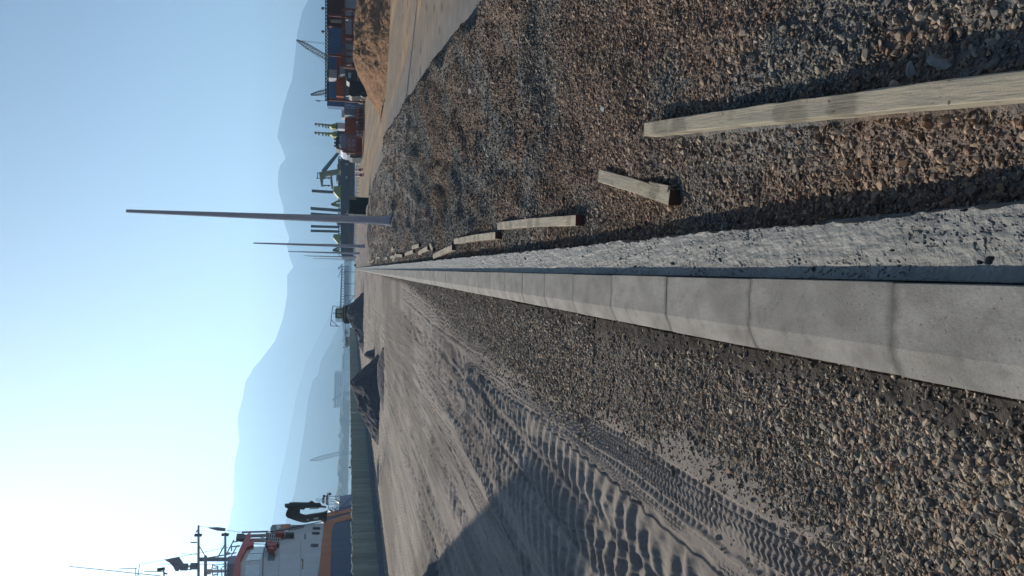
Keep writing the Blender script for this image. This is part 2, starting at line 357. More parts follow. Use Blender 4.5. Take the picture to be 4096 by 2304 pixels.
# ------------------------------------------------------------------ loose stones (uncountable gravel)
def ico(sub):
    import bmesh
    bm = bmesh.new(); bmesh.ops.create_icosphere(bm, subdivisions=sub, radius=1); bm.verts.ensure_lookup_table()
    v = np.array([q.co[:] for q in bm.verts]); f = np.array([[q.index for q in t.verts] for t in bm.faces]); bm.free(); return v, f
def rocks(sub, n):
    v, f = ico(sub); out = []
    for _ in range(n):
        q = v*RNG.uniform(.85, 1.1, (len(v), 1))
        for k in range(7):
            d = RNG.normal(size=3); d /= np.linalg.norm(d); h = RNG.uniform(.35, .75); e = np.maximum(q@d-h, 0); q = q-e[:, None]*d
        q = q*np.array([1.25, RNG.uniform(.75, 1.1), RNG.uniform(.45, .8)]); out.append(q)
    return np.array(out), f
def scatter(name, P, R, C, label, cat, sub=1):
    B, f = rocks(sub, 20); n = len(P); k = RNG.integers(0, len(B), n); Q = B[k]
    a = RNG.uniform(0, 2*pi, n); t = RNG.normal(0, .45, n); t2 = RNG.normal(0, .45, n)
    ca, sa = np.cos(a), np.sin(a); ct, st = np.cos(t), np.sin(t); cu, su = np.cos(t2), np.sin(t2)
    x, y, z = Q[..., 0], Q[..., 1], Q[..., 2]
    y, z = y*ct[:, None]-z*st[:, None], y*st[:, None]+z*ct[:, None]
    x, z = x*cu[:, None]-z*su[:, None], x*su[:, None]+z*cu[:, None]
    x, y = x*ca[:, None]-y*sa[:, None], x*sa[:, None]+y*ca[:, None]
    V = np.stack([x, y, z], -1)*R[:, None, None] + P[:, None, :]
    nv = Q.shape[1]; F = (f[None]+(np.arange(n)*nv)[:, None, None]).reshape(-1, 3)
    Cc = np.repeat(C, nv, 0)
    return tag(np_mesh(name, V.reshape(-1, 3), F, 'stone', col=Cc), label, cat, kind='stuff')
PAL = np.array([(.25, .235, .21), (.33, .30, .25), (.19, .18, .165), (.13, .125, .12), (.40, .35, .27), (.30, .215, .15), (.23, .18, .15), (.45, .41, .34), (.16, .15, .135)])
def pick(n, wgt=None):
    c = PAL[RNG.choice(len(PAL), n, p=wgt)]*RNG.uniform(.82, 1.18, (n, 1)); return c
FOOT = []                                      # timbers' footprints, kept clear of loose stones
def clear(X, Y, R_):
    ok = np.ones(len(X), bool)
    for (ax, ay), (bx, by), hw in FOOT:
        dx, dy = bx-ax, by-ay; t = np.clip(((X-ax)*dx+(Y-ay)*dy)/(dx*dx+dy*dy), 0, 1)
        ok &= np.hypot(X-ax-t*dx, Y-ay-t*dy) > hw+R_*.7
    return ok
def bh(x, y): return float(berm_h(np.array([[x]]), np.array([[y]]))[0][0, 0])
def on_bank(px, py, h=.06):
    A = gz(px, py, -.13)
    for _ in range(4): A = gz(px, py, bh(A[0], A[1])+h)
    return A
BA = on_bank(2620, 522, .05); BB = on_bank(4096, 357, .07); BE = BB+(BB-BA)*.25
BA[2] = bh(BA[0], BA[1])+.02; BE[2] = -.175; print('beam', BA, BE)
for n_, f_ in (((4096, 357), (2620, 522)), ((2690, 790), (2404, 702)), ((2316, 882), (1998, 905)), ((1990, 942), (1822, 966)), ((1812, 990), (1738, 1026))):
    a_, b_ = on_bank(*n_), on_bank(*f_); FOOT.append(((a_[0]+(a_[0]-b_[0])*.2*(n_[0] == 4096), a_[1]+(a_[1]-b_[1])*.2*(n_[0] == 4096)), (b_[0], b_[1]), .045))
def pts_left(n, y0, y1, lo, hi):
    u = RNG.random(n); Y = (y0**-.6 + u*(y1**-.6-y0**-.6))**(-1/.6); X = KX(Y)-.35-RNG.random(n)*1.15
    ge = gedge(Y)+.22*(fbm(Y*1.7, Y*0+3, 3, 91)-.5)+.16*(fbm(X*6, Y*5, 3, 92)-.5)
    dd = X-ge; kd = (KX(Y)-.34)-X
    pr = (.25*sst(-.34, -.05, dd)+.75*sst(-.14, .14, dd))*(.10+.90*sst(.05, .15, kd+.04*np.sin(Y*5)-.05+.05*sst(5, 12, Y)))+.02
    ok = RNG.random(n) < pr; X = X[ok]; Y = Y[ok]; R = np.exp(RNG.normal(math.log(lo), .50, len(X))); R = np.clip(R, .004, hi)
    Z, _ = left_h(X[:, None], Y[:, None]); return np.stack([X, Y, Z[:, 0]+R*.25], -1), R
LT_ = np.array([1.08, .97, .84])*1.05
Pa, Ra = pts_left(54000, 1.3, 6.5, .0066, .022)
scatter('gravel', Pa, Ra, pick(len(Pa))*LT_, 'loose grey and tan crushed stone along the left edge of the kerb', 'gravel', 2)
Pa, Ra = pts_left(34000, 6, 26, .011, .024)
scatter('gravel', Pa, Ra, pick(len(Pa))*LT_, 'finer crushed stone beside the kerb further along', 'gravel', 1)
Pa, Ra = pts_left(30000, 1.3, 5, .0045, .008)
scatter('gravel', Pa, Ra, pick(len(Pa))*LT_, 'small chippings among the stones left of the kerb', 'gravel', 1)
def pts_berm(n, y0, y1, e, lo, hi, smax=1.08):
    u = RNG.random(n); Y = (y0**e + u*(y1**e-y0**e))**(1/e); x0 = KX(Y)+.26; xc = np.interp(Y, CR[:, 1], CR[:, 0])
    X = x0 + RNG.random(n)*(xc-x0)*smax; ok = X < .95*(Y+1.2); X = X[ok]; Y = Y[ok]
    R = np.clip(np.exp(RNG.normal(math.log(lo), .52, len(X))), .004, hi)
    st = RNG.bit_generator.state; Z, Cc = berm_h(X[:, None], Y[:, None]); 
    kk = clear(X, Y, R); X = X[kk]; Y = Y[kk]; R = R[kk]; Z = Z[kk]; Cc = Cc[kk]
    c = pick(len(X)); tint = Cc[:, 0]/Cc[:, 0].mean(1, keepdims=True); tint = 1+(tint-1)*.8
    return np.stack([X, Y, Z[:, 0]+R*.25], -1), R, c*tint
Pa, Ra, Ca = pts_berm(84000, 1.0, 8, 1.3, .0072, .024)
scatter('gravel', Pa, Ra, Ca*.82, 'coarse mixed gravel on the near slope of the bank', 'gravel', 2)
Pa, Ra, Ca = pts_berm(40000, 1.3, 6, 1.3, .0045, .008)
scatter('gravel', Pa, Ra, Ca*.82, 'fine chippings between the stones of the near bank', 'gravel', 1)
Pa, Ra, Ca = pts_berm(80000, 7.5, 24, 1.2, .0115, .032)
scatter('gravel', Pa, Ra, Ca*.82, 'gravel covering the middle stretch of the bank', 'gravel', 1)
Pa, Ra, Ca = pts_berm(30000, 23, 75, 1.1, .022, .05)
scatter('gravel', Pa, Ra, Ca*.82, 'gravel on the far flat part of the bank round the lamp posts', 'gravel', 1)

# ------------------------------------------------------------------ kerb stones
def kerb_mesh():
    L = .9835; sec = [(0, 0), (-.004, .004), (-.236, .004), (-.242, .002), (-.330, -.034), (-.342, -.045), (-.342, -.30), (0, -.30)]
    sec[0] = (0, -.002); nseg = 8; vs = []; fs = []; n = len(sec)
    for j in range(nseg+1):
        y = -L/2 + L*j/nseg; e = 1 if 0 < j < nseg else 0
        for (x, z) in sec:
            s = .0022*(1-e); vs.append((x*(1-.006*(1-e))-.001*(1-e), y, z-s))
    for j in range(nseg):
        for i in range(n): fs.append((j*n+i, (j+1)*n+i, (j+1)*n+(i+1) % n, j*n+(i+1) % n))
    fs += [tuple(range(n)), tuple(range(nseg*n, nseg*n+n))[::-1]]
    mb = MB(); mb.add(vs, fs); return mb
# kerb material: darker mortar-stained ends
km = M['kerb'].node_tree; N = km.nodes; L_ = km.links; pr = N['Principled BSDF']
src = pr.inputs['Base Color'].links[0].from_socket
tc = N.new('ShaderNodeTexCoord'); sx = N.new('ShaderNodeSeparateXYZ'); L_.new(tc.outputs['Object'], sx.inputs[0])
ab = N.new('ShaderNodeMath'); ab.operation = 'ABSOLUTE'; L_.new(sx.outputs['Y'], ab.inputs[0])
nz = N.new('ShaderNodeTexNoise'); nz.inputs['Scale'].default_value = 14; nz.inputs['Detail'].default_value = 6; oi = N.new('ShaderNodeObjectInfo')
va = N.new('ShaderNodeVectorMath'); va.operation = 'ADD'; L_.new(tc.outputs['Object'], va.inputs[0])
vm = N.new('ShaderNodeVectorMath'); vm.operation = 'SCALE'; vm.inputs[0].default_value = (37, 91, 13); L_.new(oi.outputs['Random'], vm.inputs[3]); L_.new(vm.outputs[0], va.inputs[1])
L_.new(va.outputs[0], nz.inputs[0])
for nn in N:
    if nn.type == 'MAPPING': 
        for l in list(nn.inputs[0].links): L_.remove(l)
        L_.new(va.outputs[0], nn.inputs[0])
ad = N.new('ShaderNodeMath'); ad.operation = 'MULTIPLY_ADD'; ad.inputs[1].default_value = .09; L_.new(nz.outputs[0], ad.inputs[0]); L_.new(ab.outputs[0], ad.inputs[2])
mr = N.new('ShaderNodeMapRange'); mr.interpolation_type = 'SMOOTHSTEP'; mr.inputs[1].default_value = .490; mr.inputs[2].default_value = .548; mr.inputs[3].default_value = 1; mr.inputs[4].default_value = .45
L_.new(ad.outputs[0], mr.inputs[0])
rr = N.new('ShaderNodeMapRange'); rr.inputs[3].default_value = .9; rr.inputs[4].default_value = 1.08; L_.new(oi.outputs['Random'], rr.inputs[0])
mu = N.new('ShaderNodeMath'); mu.operation = 'MULTIPLY'; L_.new(mr.outputs[0], mu.inputs[0]); L_.new(rr.outputs[0], mu.inputs[1])
sc_ = N.new('ShaderNodeVectorMath'); sc_.operation = 'SCALE'; L_.new(src, sc_.inputs[0]); L_.new(mu.outputs[0], sc_.inputs[3]); L_.new(sc_.outputs[0], pr.inputs['Base Color'])
k0 = kerb_mesh().build('kerb_stone', 'kerb')
ORD = ['nearest', 'second', 'third', 'fourth', 'fifth', 'sixth', 'seventh', 'eighth', 'ninth', 'tenth', 'eleventh', 'twelfth']
yj = 2.35-1.5*.985; n = 0
while yj < 258:
    o = k0 if n == 0 else k0.copy()
    if n: COL.objects.link(o)
    yc = yj; o.location = (KX(yc)+random.uniform(-.002, .002), yc, random.uniform(-.0015, .0015)); o.rotation_euler = (random.uniform(-.001, .001), 0, -math.atan(.021)+random.uniform(-.001, .001))
    if n < 12: lab = 'pale grey concrete kerb stone, %s from the camera in the row' % ORD[n]
    elif n < 40: lab = 'one of the mid row kerb stones past the twelfth, still with faint joints'
    else: lab = 'one of the far kerb stones merging into the thin pale line'
    tag(o, lab, 'kerb stone', 'kerb stones laid end to end'); yj += .985; n += 1

# concrete haunch cast against the kerb
def haunch_h(X, Y):
    u = X-KX(Y); z = -.062 + .010*(fbm(X*5, Y*3, 3, 405)-.5) + .007*(fbm(X*40, Y*32, 3, 407)-.5)
    ro = fbm(X*26, Y*5, 3, 409); z = z + .008*(ro-.5)
    pit = sst(.60, .72, fbm(X*85, Y*70, 2, 411))*sst(.35, .6, fbm(X*9, Y*5, 3, 412)); z = z - .005*pit
    big = sst(.80, .84, fbm(X*17, Y*13, 3, 413)); z = z - .015*big
    oe = .246 + .030*(fbm(Y*2.2, Y*0+1, 4, 415)-.5) + .026*(fbm(Y*13, Y*0+5, 3, 416)-.5)
    z = np.where(u > oe, -.062-.17*sst(0, .012, u-oe), z)
    z = np.where(u < .004, -.10, z); z = z + .012*sst(.05, .0, u)
    c = np.array([.205, .205, .188])*(.72+.56*fbm(X*9, Y*6, 4, 421))[..., None]*(1-.28*pit[..., None])*(1-.6*big[..., None])
    return z, c
ys = yrows(1.1, 258, .8); cols = np.linspace(.001, .275, 190)
V, F, C = sheet_grid(ys, cols, lambda Y, S: KX(Y)+S, haunch_h)
tag(np_mesh('concrete_strip', V, F, 'haunch', col=C), 'rough pitted cast concrete strip along the right side of the kerb stones', 'concrete strip')

# ------------------------------------------------------------------ timbers
def beam(p0, p1, w, h, label, cat='timber', end='timber_dark', m='timber', split=False, sink=.25):
    a = Vector(p0); b = Vector(p1); L = (b-a).length; d = (b-a).normalized()
    mb = MB(); ns = max(2, int(L/.12)); vs = []; fs = []
    for j in range(ns+1):
        y = L*j/ns; bx = .010*sin(3*j/ns)*L/3; q = [random.uniform(-.0022, .0022) for _ in range(8)]
        c = .004
        for i, (x, z) in enumerate([(-w/2, 0), (w/2, 0), (w/2, h-c), (w/2-c, h), (-w/2+c, h), (-w/2, h-c)]):
            vs.append((x+bx+q[i], y, z-h*sink+q[(i+3) % 6]))
    n6 = 6
    for j in range(ns):
        for i in range(n6): fs.append((j*n6+i, j*n6+(i+1) % n6, (j+1)*n6+(i+1) % n6, (j+1)*n6+i))
    fs += [tuple(range(n6))[::-1], tuple(range(ns*n6, ns*n6+n6))]
    mb.add(vs, fs)
    if split:
        mb.add([(w*.30, L*.02, h*.70), (w*.74, L*.02, h*.74), (w*.70, L*.26, h*.8), (w*.34, L*.30, h*.76), (w*.30, L*.02, h*.95), (w*.74, L*.02, h*.93), (w*.62, L*.25, h*.86), (w*.34, L*.30, h*.82)],
               [(0, 3, 2, 1), (4, 5, 6, 7), (0, 1, 5, 4), (1, 2, 6, 5), (2, 3, 7, 6), (3, 0, 4, 7)])
    o = mb.build('timber_beam', m, base=(0, 0, 0)); o.location = a
    yaw = atan2(-d.x, d.y); pit = math.asin(d.z); o.rotation_euler = (pit, 0, yaw)
    o.data.materials.append(M[end])
    for pg in o.data.polygons:
        if pg.normal.y < -.9 and pg.center.y < .02: pg.material_index = 1
    return tag(o, label, cat, 'loose timbers lying on the gravel')
def bm_px(n, f, w, h, label, top=None, **k):
    A = gz(*n, -.13); B = gz(*f, -.13)
    for _ in range(3): A = gz(*n, bh(A[0], A[1])+h*.6); B = gz(*f, bh(B[0], B[1])+h*.6)
    beam((A[0], A[1], bh(A[0], A[1])+.0), (B[0], B[1], bh(B[0], B[1])+.0), w, h, label, sink=.12, **k)
k = 1.59006
beam(tuple(BE), tuple(BA), .085, .10, 'longest pale weathered beam, nearest the camera, running out of view', sink=0)
bm_px((2690*1.0, 790), (2404, 702), .10, .095, 'short split beam with nail holes between the longest beam and the kerb', split=True)
bm_px((2316, 882), (1998, 905), .10, .095, 'pale straight beam with red painted end', end='timber_red')
bm_px((1990, 942), (1822, 966), .10, .10, 'greyish beam just beyond the one with the red end')
bm_px((1812, 990), (1738, 1026), .11, .10, 'stained slanting beam lying closest to the concrete strip')
for n_, f_, lab in [((1712, 992), (1672, 1014), 'medium timber offcut beyond the stained slanting beam'), ((1734, 1000), (1722, 978), 'short thin plank lying across, beside the medium offcut'),
                    ((1678, 982), (1650, 990), 'stubby pale block right of the other offcuts'), ((1654, 1006), (1623, 1017), 'short pale offcut in the middle of the scattered ones'),
                    ((1610, 1024), (1588, 1023), 'small square offcut near the concrete strip'), ((1586, 1012), (1571, 1042), 'plank leaning across two small offcuts'),
                    ((1575, 1026), (1562, 1030), 'little block behind the leaning plank'), ((1550, 1031), (1540, 1036), 'little pale block, far along the strip'),
                    ((1520, 1030), (1508, 1033), 'tiny block near the far crossing plank'), ((1507, 1010), (1503, 1052), 'long thin plank lying crosswise far along the strip'),
                    ((1495, 1040), (1485, 1050), 'farthest slanting wooden offcut'), ((1478, 1046), (1470, 1050), 'farthest tiny wooden offcut'),
                    ((1572, 990), (1566, 1002), 'thin offcut right of the leaning plank')]:
    bm_px(n_, f_, .11, .09, lab)
# larger stones lying free
def rock(px, py, r, label, z=None, flat=.6):
    B, f = rocks(3, 1); v = B[0]*np.array([r, r*.8, r*flat]); p0 = gz(px, py, -.15)
    for _ in range(3): hh = bh(p0[0], p0[1]) if px > 0 and p0[0] > KX(p0[1])+.25 else -.09; p0 = gz(px, py, hh+r*flat*.3)
    a = RNG.uniform(0, 6); v = np.stack([v[:, 0]*cos(a)-v[:, 1]*sin(a), v[:, 0]*sin(a)+v[:, 1]*cos(a), v[:, 2]], -1)
    o = np_mesh('rock', v, f, 'rock'); o.location = p0; tag(o, label, 'rock', 'large stones lying on the gravel')
rock(3755, 250, .050, 'pale flat stone right of the longest beam, near the picture corner')
rock(3640, 285, .035, 'grey stone in the shadow right of the longest beam')
rock(2412, 437, .045, 'whitish rounded stone on the bank above the short split beam')
rock(2225, 365, .075, 'grey boulder half sunk high on the bank')
rock(1880, 365, .10, 'dark clod in a hollow below the crest of the bank')
rock(1835, 45, .12, 'pale boulder just behind the crest at the right')
rock(2075, 1425, .045, 'single grey stone at the edge of the crushed stone left of the kerb')
rock(2215, 350, .05, 'light stone beside the half sunk boulder')
rock(2290, 260, .06, 'dark flat stone high on the bank')
rock(1940, 590, .07, 'tan stone in the middle of the bank')
rock(2110, 140, .06, 'grey stone close to the right picture edge')

# ------------------------------------------------------------------ lamp posts without lamps
def pole(base, H, label):
    P = Part('lamp_post', base, label, 'lamp post', 'tapered grey steel posts in a row')
    mb = MB(); mb.lathe(base, [(.20, .05), (.20, 1.2), (.19, 1.22), (.075, H)], 8)
    P.add('shaft', mb, 'galv')
    mb = MB(); mb.lathe(base, [(.30, 0), (.30, .03), (.29, .04), (.235, .34), (.205, .62), (.203, .7)], 8); P.add('base_flare', mb, 'galv')
    mb = MB(); x, y, z = base; mb.box((x-.33, y-.33, z-.05), (x+.33, y+.33, z)); P.add('base_plate', mb, 'dark_steel')
    mb = MB(); mb.box((x-.13, y-.235, z+.75), (x+.05, y-.18, z+1.35)); P.add('hatch', mb, 'galv')
    return P
T = ['nearest and tallest looking grey tapered steel post in a dug hollow', 'second grey tapered post in the row behind the tallest', 'third thin grey post in the row', 'fourth thin grey post in the row', 'farthest thin grey post in the row near the water']
for (px, py, tx, z), lab in zip([(1570, 884, 505, -.10), (1466, 986, 1014, -.05), (1440, 1014, 1152, -.05), (1428, 1029, 1217, -.05), (1419, 1038, 1254, -.05)], T):
    g_ = gz(px, py, z); Hh = (dY(tx, py-20, g_[1])-g_)[2]; pole(tuple(g_), Hh, lab)

# ------------------------------------------------------------------ heaps
def heap(name, prof, depth, label, material, amp=.12, seed=1, res=90, cat='heap', ypow=1.0, top=0):
    """prof: (x, z) ridge profile at distance Yc; slopes fall to both sides"""
    P = np.array(prof); Yc = depth[0]; D = depth[1]; xs = np.linspace(P[0, 0], P[-1, 0], res*2); ts = np.linspace(-1, 1, res)
    T_, X = np.meshgrid(ts, xs, indexing='ij'); R = sum(np.interp(X+q*(P[-1, 0]-P[0, 0])*.02, P[:, 0], P[:, 2]) for q in (-2.2, -1.1, 0, 1.1, 2.2))/5
    g0 = -.13; Hr = R-g0; w = np.maximum(Hr, .02); Yv = np.interp(X, P[:, 0], P[:, 1]) + T_*D*(.35+.65*np.sqrt(w/np.max(w)))
    z = g0 + Hr*(1-np.abs(T_)**1.5)**1.0
    dsp = amp*(fbm(X*1.1+Yv*.3, Yv*.9, 4, seed)-.5)*np.sqrt(np.clip(Hr, 0, 2))*2*(1-np.abs(T_)**4)*(1-np.exp(-(T_/.12)**2)*.8)
    dsp = dsp + amp*.5*(fbm(X*4, Yv*1.2+z*5, 3, seed+3)-.5)
    z = z + dsp; nr, nc = X.shape; idx = np.arange(nr*nc).reshape(nr, nc)
    F = np.stack([idx[:-1, :-1], idx[:-1, 1:], idx[1:, 1:], idx[1:, :-1]], -1).reshape(-1, 4)
    c = np.array([P[:, 0].mean(), Yc, -.13]); o = np_mesh(name, np.stack([X, Yv, z], -1).reshape(-1, 3)-c, F, material); o.location = c
    return tag(o, label, cat)
def prof_px(pts, Y): return [tuple(dY(x, y, Y)) for x, y in pts][::-1] if pts[0][1] < pts[-1][1] else [tuple(dY(x, y, Y)) for x, y in pts]
heap('spoil_heap', prof_px([(1570, -330), (1470, -230), (1424, -100), (1425, 0), (1422, 120), (1412, 190), (1412, 225), (1421, 270), (1442, 310), (1462, 335), (1485, 375), (1505, 405), (1521, 432), (1534, 447)], 51), (51, 8), 'large brown heap of loose earth on the yard at the right', 'heap_brown', .32, 5, 130)
heap('rubble_heap', prof_px([(1520, 1415), (1505, 1430), (1470, 1460), (1440, 1490), (1410, 1512), (1390, 1529), (1400, 1550), (1421, 1581), (1435, 1640), (1459, 1691), (1483, 1736), (1516, 1785)], 49), (49, 2.9), 'biggest dark grey heap in front of the green fence', 'heap_dark', .3, 15)
heap('rubble_heap', prof_px([(1449, 1172), (1436, 1190), (1405, 1215), (1386, 1250), (1388, 1268), (1402, 1295), (1424, 1335), (1449, 1375)], 104), (104, 3.4), 'dark heap below the machine cab', 'heap_dark', .4, 25)
heap('rubble_heap', prof_px([(1504, 1398), (1480, 1402), (1462, 1410), (1455, 1422), (1475, 1436), (1500, 1444)], 58), (58, 1.6), 'small dark heap just right of the biggest one', 'heap_dark', .2, 35)
heap('rubble_heap', prof_px([(1531, 1395), (1520, 1420), (1512, 1460), (1509, 1500), (1514, 1560), (1524, 1610), (1530, 1640)], 43), (43, 1.6), 'long low dark ridge along the foot of the biggest heap', 'heap_dark', .12, 55)
heap('rubble_heap', prof_px([(1449, 1330), (1438, 1352), (1432, 1370), (1440, 1392), (1451, 1410)], 98), (98, 3), 'low dark heap between the machine and the biggest heap', 'heap_dark', .35, 65)
heap('rubble_heap', [(-10.5, 17.5, .2), (-8.5, 17.2, .42), (-7.4, 17.0, .30), (-6.4, 16.9, .05), (-6.0, 16.9, -.12)][::1], (17, 1.5), 'low grey heap cut by the left picture edge', 'heap_dark', .08, 45)

# ------------------------------------------------------------------ green fence on the left
FL = [(-14.6, 12), (-14.3, 37), (-13.3, 72), (-12.95, 110), (-10.2, 183)]
def fpt(t):                                    # distance along fence
    for (a, b), (c, d) in zip(FL, FL[1:]):
        L = math.hypot(c-a, d-b)
        if t <= L: return (a+(c-a)*t/L, b+(d-b)*t/L), ((c-a)/L, (d-b)/L)
        t -= L
    return FL[-1], (0, 1)
P = Part('site_fence', (-14, 60, -.1), 'long fence wrapped in dark green netting with ragged pale top edge', 'fence')
LT = sum(math.hypot(c-a, d-b) for (a, b), (c, d) in zip(FL, FL[1:])); t = 0; n = 0
while t < LT-.5:
    (x0, y0), _ = fpt(t); (x1, y1), d_ = fpt(min(t+2.66, LT)); nx, ny = d_[1], -d_[0]
    mb = MB(); vs = []; fs = []; K = 12; R_ = 6
    hh = 1.45+random.uniform(-.03, .03)
    for j in range(R_+1):
        for i in range(K+1):
            u = i/K; v = j/R_; off = .03*sin(u*pi*random.choice([2, 3])+n)*(1-v*.3)+random.uniform(-.008, .008)
            vs.append((x0+(x1-x0)*u+nx*off, y0+(y1-y0)*u+ny*off, .16+(hh-.16)*v+(random.uniform(-.025, .025) if j == R_ else 0)))
    for j in range(R_):
        for i in range(K): fs.append((j*(K+1)+i, j*(K+1)+i+1, (j+1)*(K+1)+i+1, (j+1)*(K+1)+i))
    mb.add(vs, fs); P.add('netting_panel', mb, 'mesh_green', smooth=True)
    mb = MB(); mb.bar((x0-nx*.06, y0-ny*.06, -.1), (x0-nx*.06, y0-ny*.06, 1.42), .07); P.add('post', mb, 'dark_steel')
    t += 2.5; n += 1
mb = MB()
for (a, b), (c, d) in zip(FL, FL[1:]): mb.bar((a+.02, b, .03), (c+.02, d, .03), .24, .30)
P.add('plinth', mb, 'plinth')
mb = MB(); t = 0; pv = None
while t < LT-.2:
    (x, y), d_ = fpt(t); q = (x+random.uniform(-.03, .05), y, 1.45+random.uniform(-.06, .05))
    if pv: mb.bar(pv, q, random.uniform(.05, .12), random.uniform(.05, .15), seg=5)
    pv = q; t += random.uniform(.25, .5)
P.add('torn_edge', mb, 'ragged')
# triangular scrap on the fence top
q = [dY(1392, 1869, 54.0), dY(1404, 1866, 54), dY(1404, 1874, 54)]
mb = MB(); mb.prism(q, (0, .03, 0)); tag(mb.build('pennant', 'black', base=q[1]), 'small dark triangular scrap standing up on the green fence', 'pennant')
# unseen stand-in boxes added at left to throw the broad shade over the tracks
Lb = 7.8/tan(SUN_EL); cx = -1.88-Lb*.446; cy = 8.15+Lb*.895
for j in range(3):
    mb = MB(); mb.box((cx-6.0, cy-2.0, -.1+j*2.62), (cx, cy, -.1+j*2.62+2.59))
    P_ = Part('shipping_container', (cx-3, cy-1.2, -.1+j*2.62), 'unseen grey box added to cast shade, %s of the stack left of the picture' % ['lowest', 'middle', 'topmost'][j], 'container', 'added shade-casting boxes left of the picture')
    P_.add('body', mb, 'c_grey')
    mb = MB()
    for q in range(28): mb.box((cx-5.9+q*.21, cy-2.03, j*2.62+.05), (cx-5.8+q*.21, cy-2.001, j*2.62+2.3))
    P_.add('side_ribs', mb, 'c_grey')

# ------------------------------------------------------------------ quay edge, sea
edge = [(-19.2, -20), (-19.2, 262.3), (5.3, 262.3), (60, 285), (262, 285)]
mb = MB()
for (a, b), (c, d) in zip(edge, edge[1:]):
    L = math.hypot(c-a, d-b); ux, uy = (c-a)/L, (d-b)/L; nx, ny = uy, -ux
    mb.add([(a, b, -.02), (c, d, -.02), (c, d, -5), (a, b, -5), (a+nx*.6, b+ny*.6, -.02), (c+nx*.6, d+ny*.6, -.02), (c+nx*.6, d+ny*.6, -5), (a+nx*.6, b+ny*.6, -5)],
           [(0, 1, 2, 3), (4, 7, 6, 5), (0, 4, 5, 1), (3, 2, 6, 7), (0, 3, 7, 4), (1, 5, 6, 2)])
tag(mb.build('quay', 'quay', base=(0, 0, 0)), kind='structure')
mb = MB(); mb.add([(-9000, -200, -3), (9000, -200, -3), (9000, 7400, -3), (-9000, 7400, -3)], [(0, 1, 2, 3)])
tag(mb.build('water', 'sea', base=(0, 0, 0)), kind='structure')

# ------------------------------------------------------------------ mountains
def ridge(name, pts, Y, front, seed, label=None, back=500):
    P = np.array([dY(x, y, Y) for x, y in pts]); P = P[np.argsort(P[:, 0])]
    xs = np.linspace(P[0, 0], P[-1, 0], 700); ts = np.concatenate([np.linspace(0, 1, 60), [1.15, 1.4, 1.7]]); T_, X = np.meshgrid(ts, xs, indexing='ij')
    R = np.interp(X, P[:, 0], P[:, 2]); R = R + .012*R*(fbm(X/60, X*0+seed, 4, seed)-.5)
    sp = 1-np.abs(2*fbm(X/700+T_*.4, T_*1.5, 4, seed+3)-1)
    t1 = np.clip(T_, 0, 1); h = (R+6)*(t1**1.15)*(1-.5*(1-sp)*np.sin(pi*t1)) - 6
    h = np.where(T_ > 1, (R+6)*(1-(T_-1))-6, h); Yv = Y-front*(1-T_)*(T_ <= 1)+back*(T_ > 1)*(T_-1)
    Xv = X*Yv/Y; nr, nc = X.shape; idx = np.arange(nr*nc).reshape(nr, nc)
    F = np.stack([idx[:-1, :-1], idx[:-1, 1:], idx[1:, 1:], idx[1:, :-1]], -1).reshape(-1, 4)
    tag(np_mesh(name, np.stack([Xv, Yv, h], -1).reshape(-1, 3), F, 'hill', smooth=True), kind='structure')
D_ = lambda L: [(x*k, y*k) for x, y in L]
ridge('far_hills', D_([(800, -700), (810, -300), (790, -100), (775, 0), (762, 25), (748, 80), (744, 120), (735, 200), (722, 235), (712, 270), (703, 315), (698, 345), (710, 375), (719, 398), (706, 415), (700, 432), (699, 468), (703, 490), (713, 520), (715, 560), (728, 600), (722, 618), (731, 655), (738, 672), (723, 690), (722, 745), (712, 800), (700, 835),
                        (690, 860), (660, 900), (640, 922), (618, 960), (610, 1000), (600, 1040), (598, 1075), (602, 1110), (595, 1140), (590, 1170), (588, 1250), (582, 1290), (576, 1320), (560, 1360), (535, 1449), (520, 1700), (560, 2200)]), 6000, 1500, 3)
ridge('middle_hills', [(1396, 1050), (1392, 1150), (1330, 1230), (1300, 1300), (1262, 1370), (1240, 1420), (1224, 1450), (1183, 1588), (1169, 1664), (1152, 1760), (1131, 1864), (1110, 1950), (1100, 2030), (1080, 2150), (1060, 2304), (1050, 3000), (1100, 3600)], 4400, 900, 13)
ridge('near_hills', [(1388, 1240), (1372, 1275), (1357, 1304), (1335, 1343), (1318, 1382), (1297, 1416), (1282, 1447), (1272, 1500), (1252, 1520), (1234, 1588), (1221, 1690), (1203, 1812), (1194, 1880), (1175, 1980), (1144, 2085), (1130, 2200), (1120, 2304), (1110, 3000), (1180, 3600)], 3200, 900, 23)
ridge('near_hills', [(1395, 700), (1386, 760), (1352, 860), (1340, 940), (1330, 1040), (1345, 1120), (1362, 1200), (1376, 1300), (1384, 1400)], 4900, 400, 33)
# far shore: low land across the bay
def shore(pts, Y, D, material='shore', name='far_shore', jag=0):
    P = np.array([dY(x, y, Y) for x, y in pts]); P = P[np.argsort(P[:, 0])]; xs = np.linspace(P[0, 0], P[-1, 0], 500); R = np.interp(xs, P[:, 0], P[:, 2]) + jag*(fbm(xs/12, xs*0, 4, 7)-.4)
    ys_ = np.array([0, .02, .5, 1])*D+Y; hs = np.array([0, 1, 1, .8]); V = np.stack([np.repeat(xs[None], 4, 0), np.repeat(ys_[:, None], 500, 1), -3.2+(R[None]+3.2)*hs[:, None]], -1)
    idx = np.arange(2000).reshape(4, 500); F = np.stack([idx[:-1, :-1], idx[:-1, 1:], idx[1:, 1:], idx[1:, :-1]], -1).reshape(-1, 4)
    return np_mesh(name, V.reshape(-1, 3), F, material)
tag(shore([(1385, -500), (1388, 560), (1382, 900), (1378, 1050), (1376, 1200), (1372, 1300), (1374, 1400), (1368, 1500), (1362, 1650), (1360, 1800), (1356, 1900), (1352, 1990), (1350, 2400), (1350, 3200)], 1700, 300, jag=6), kind='structure')
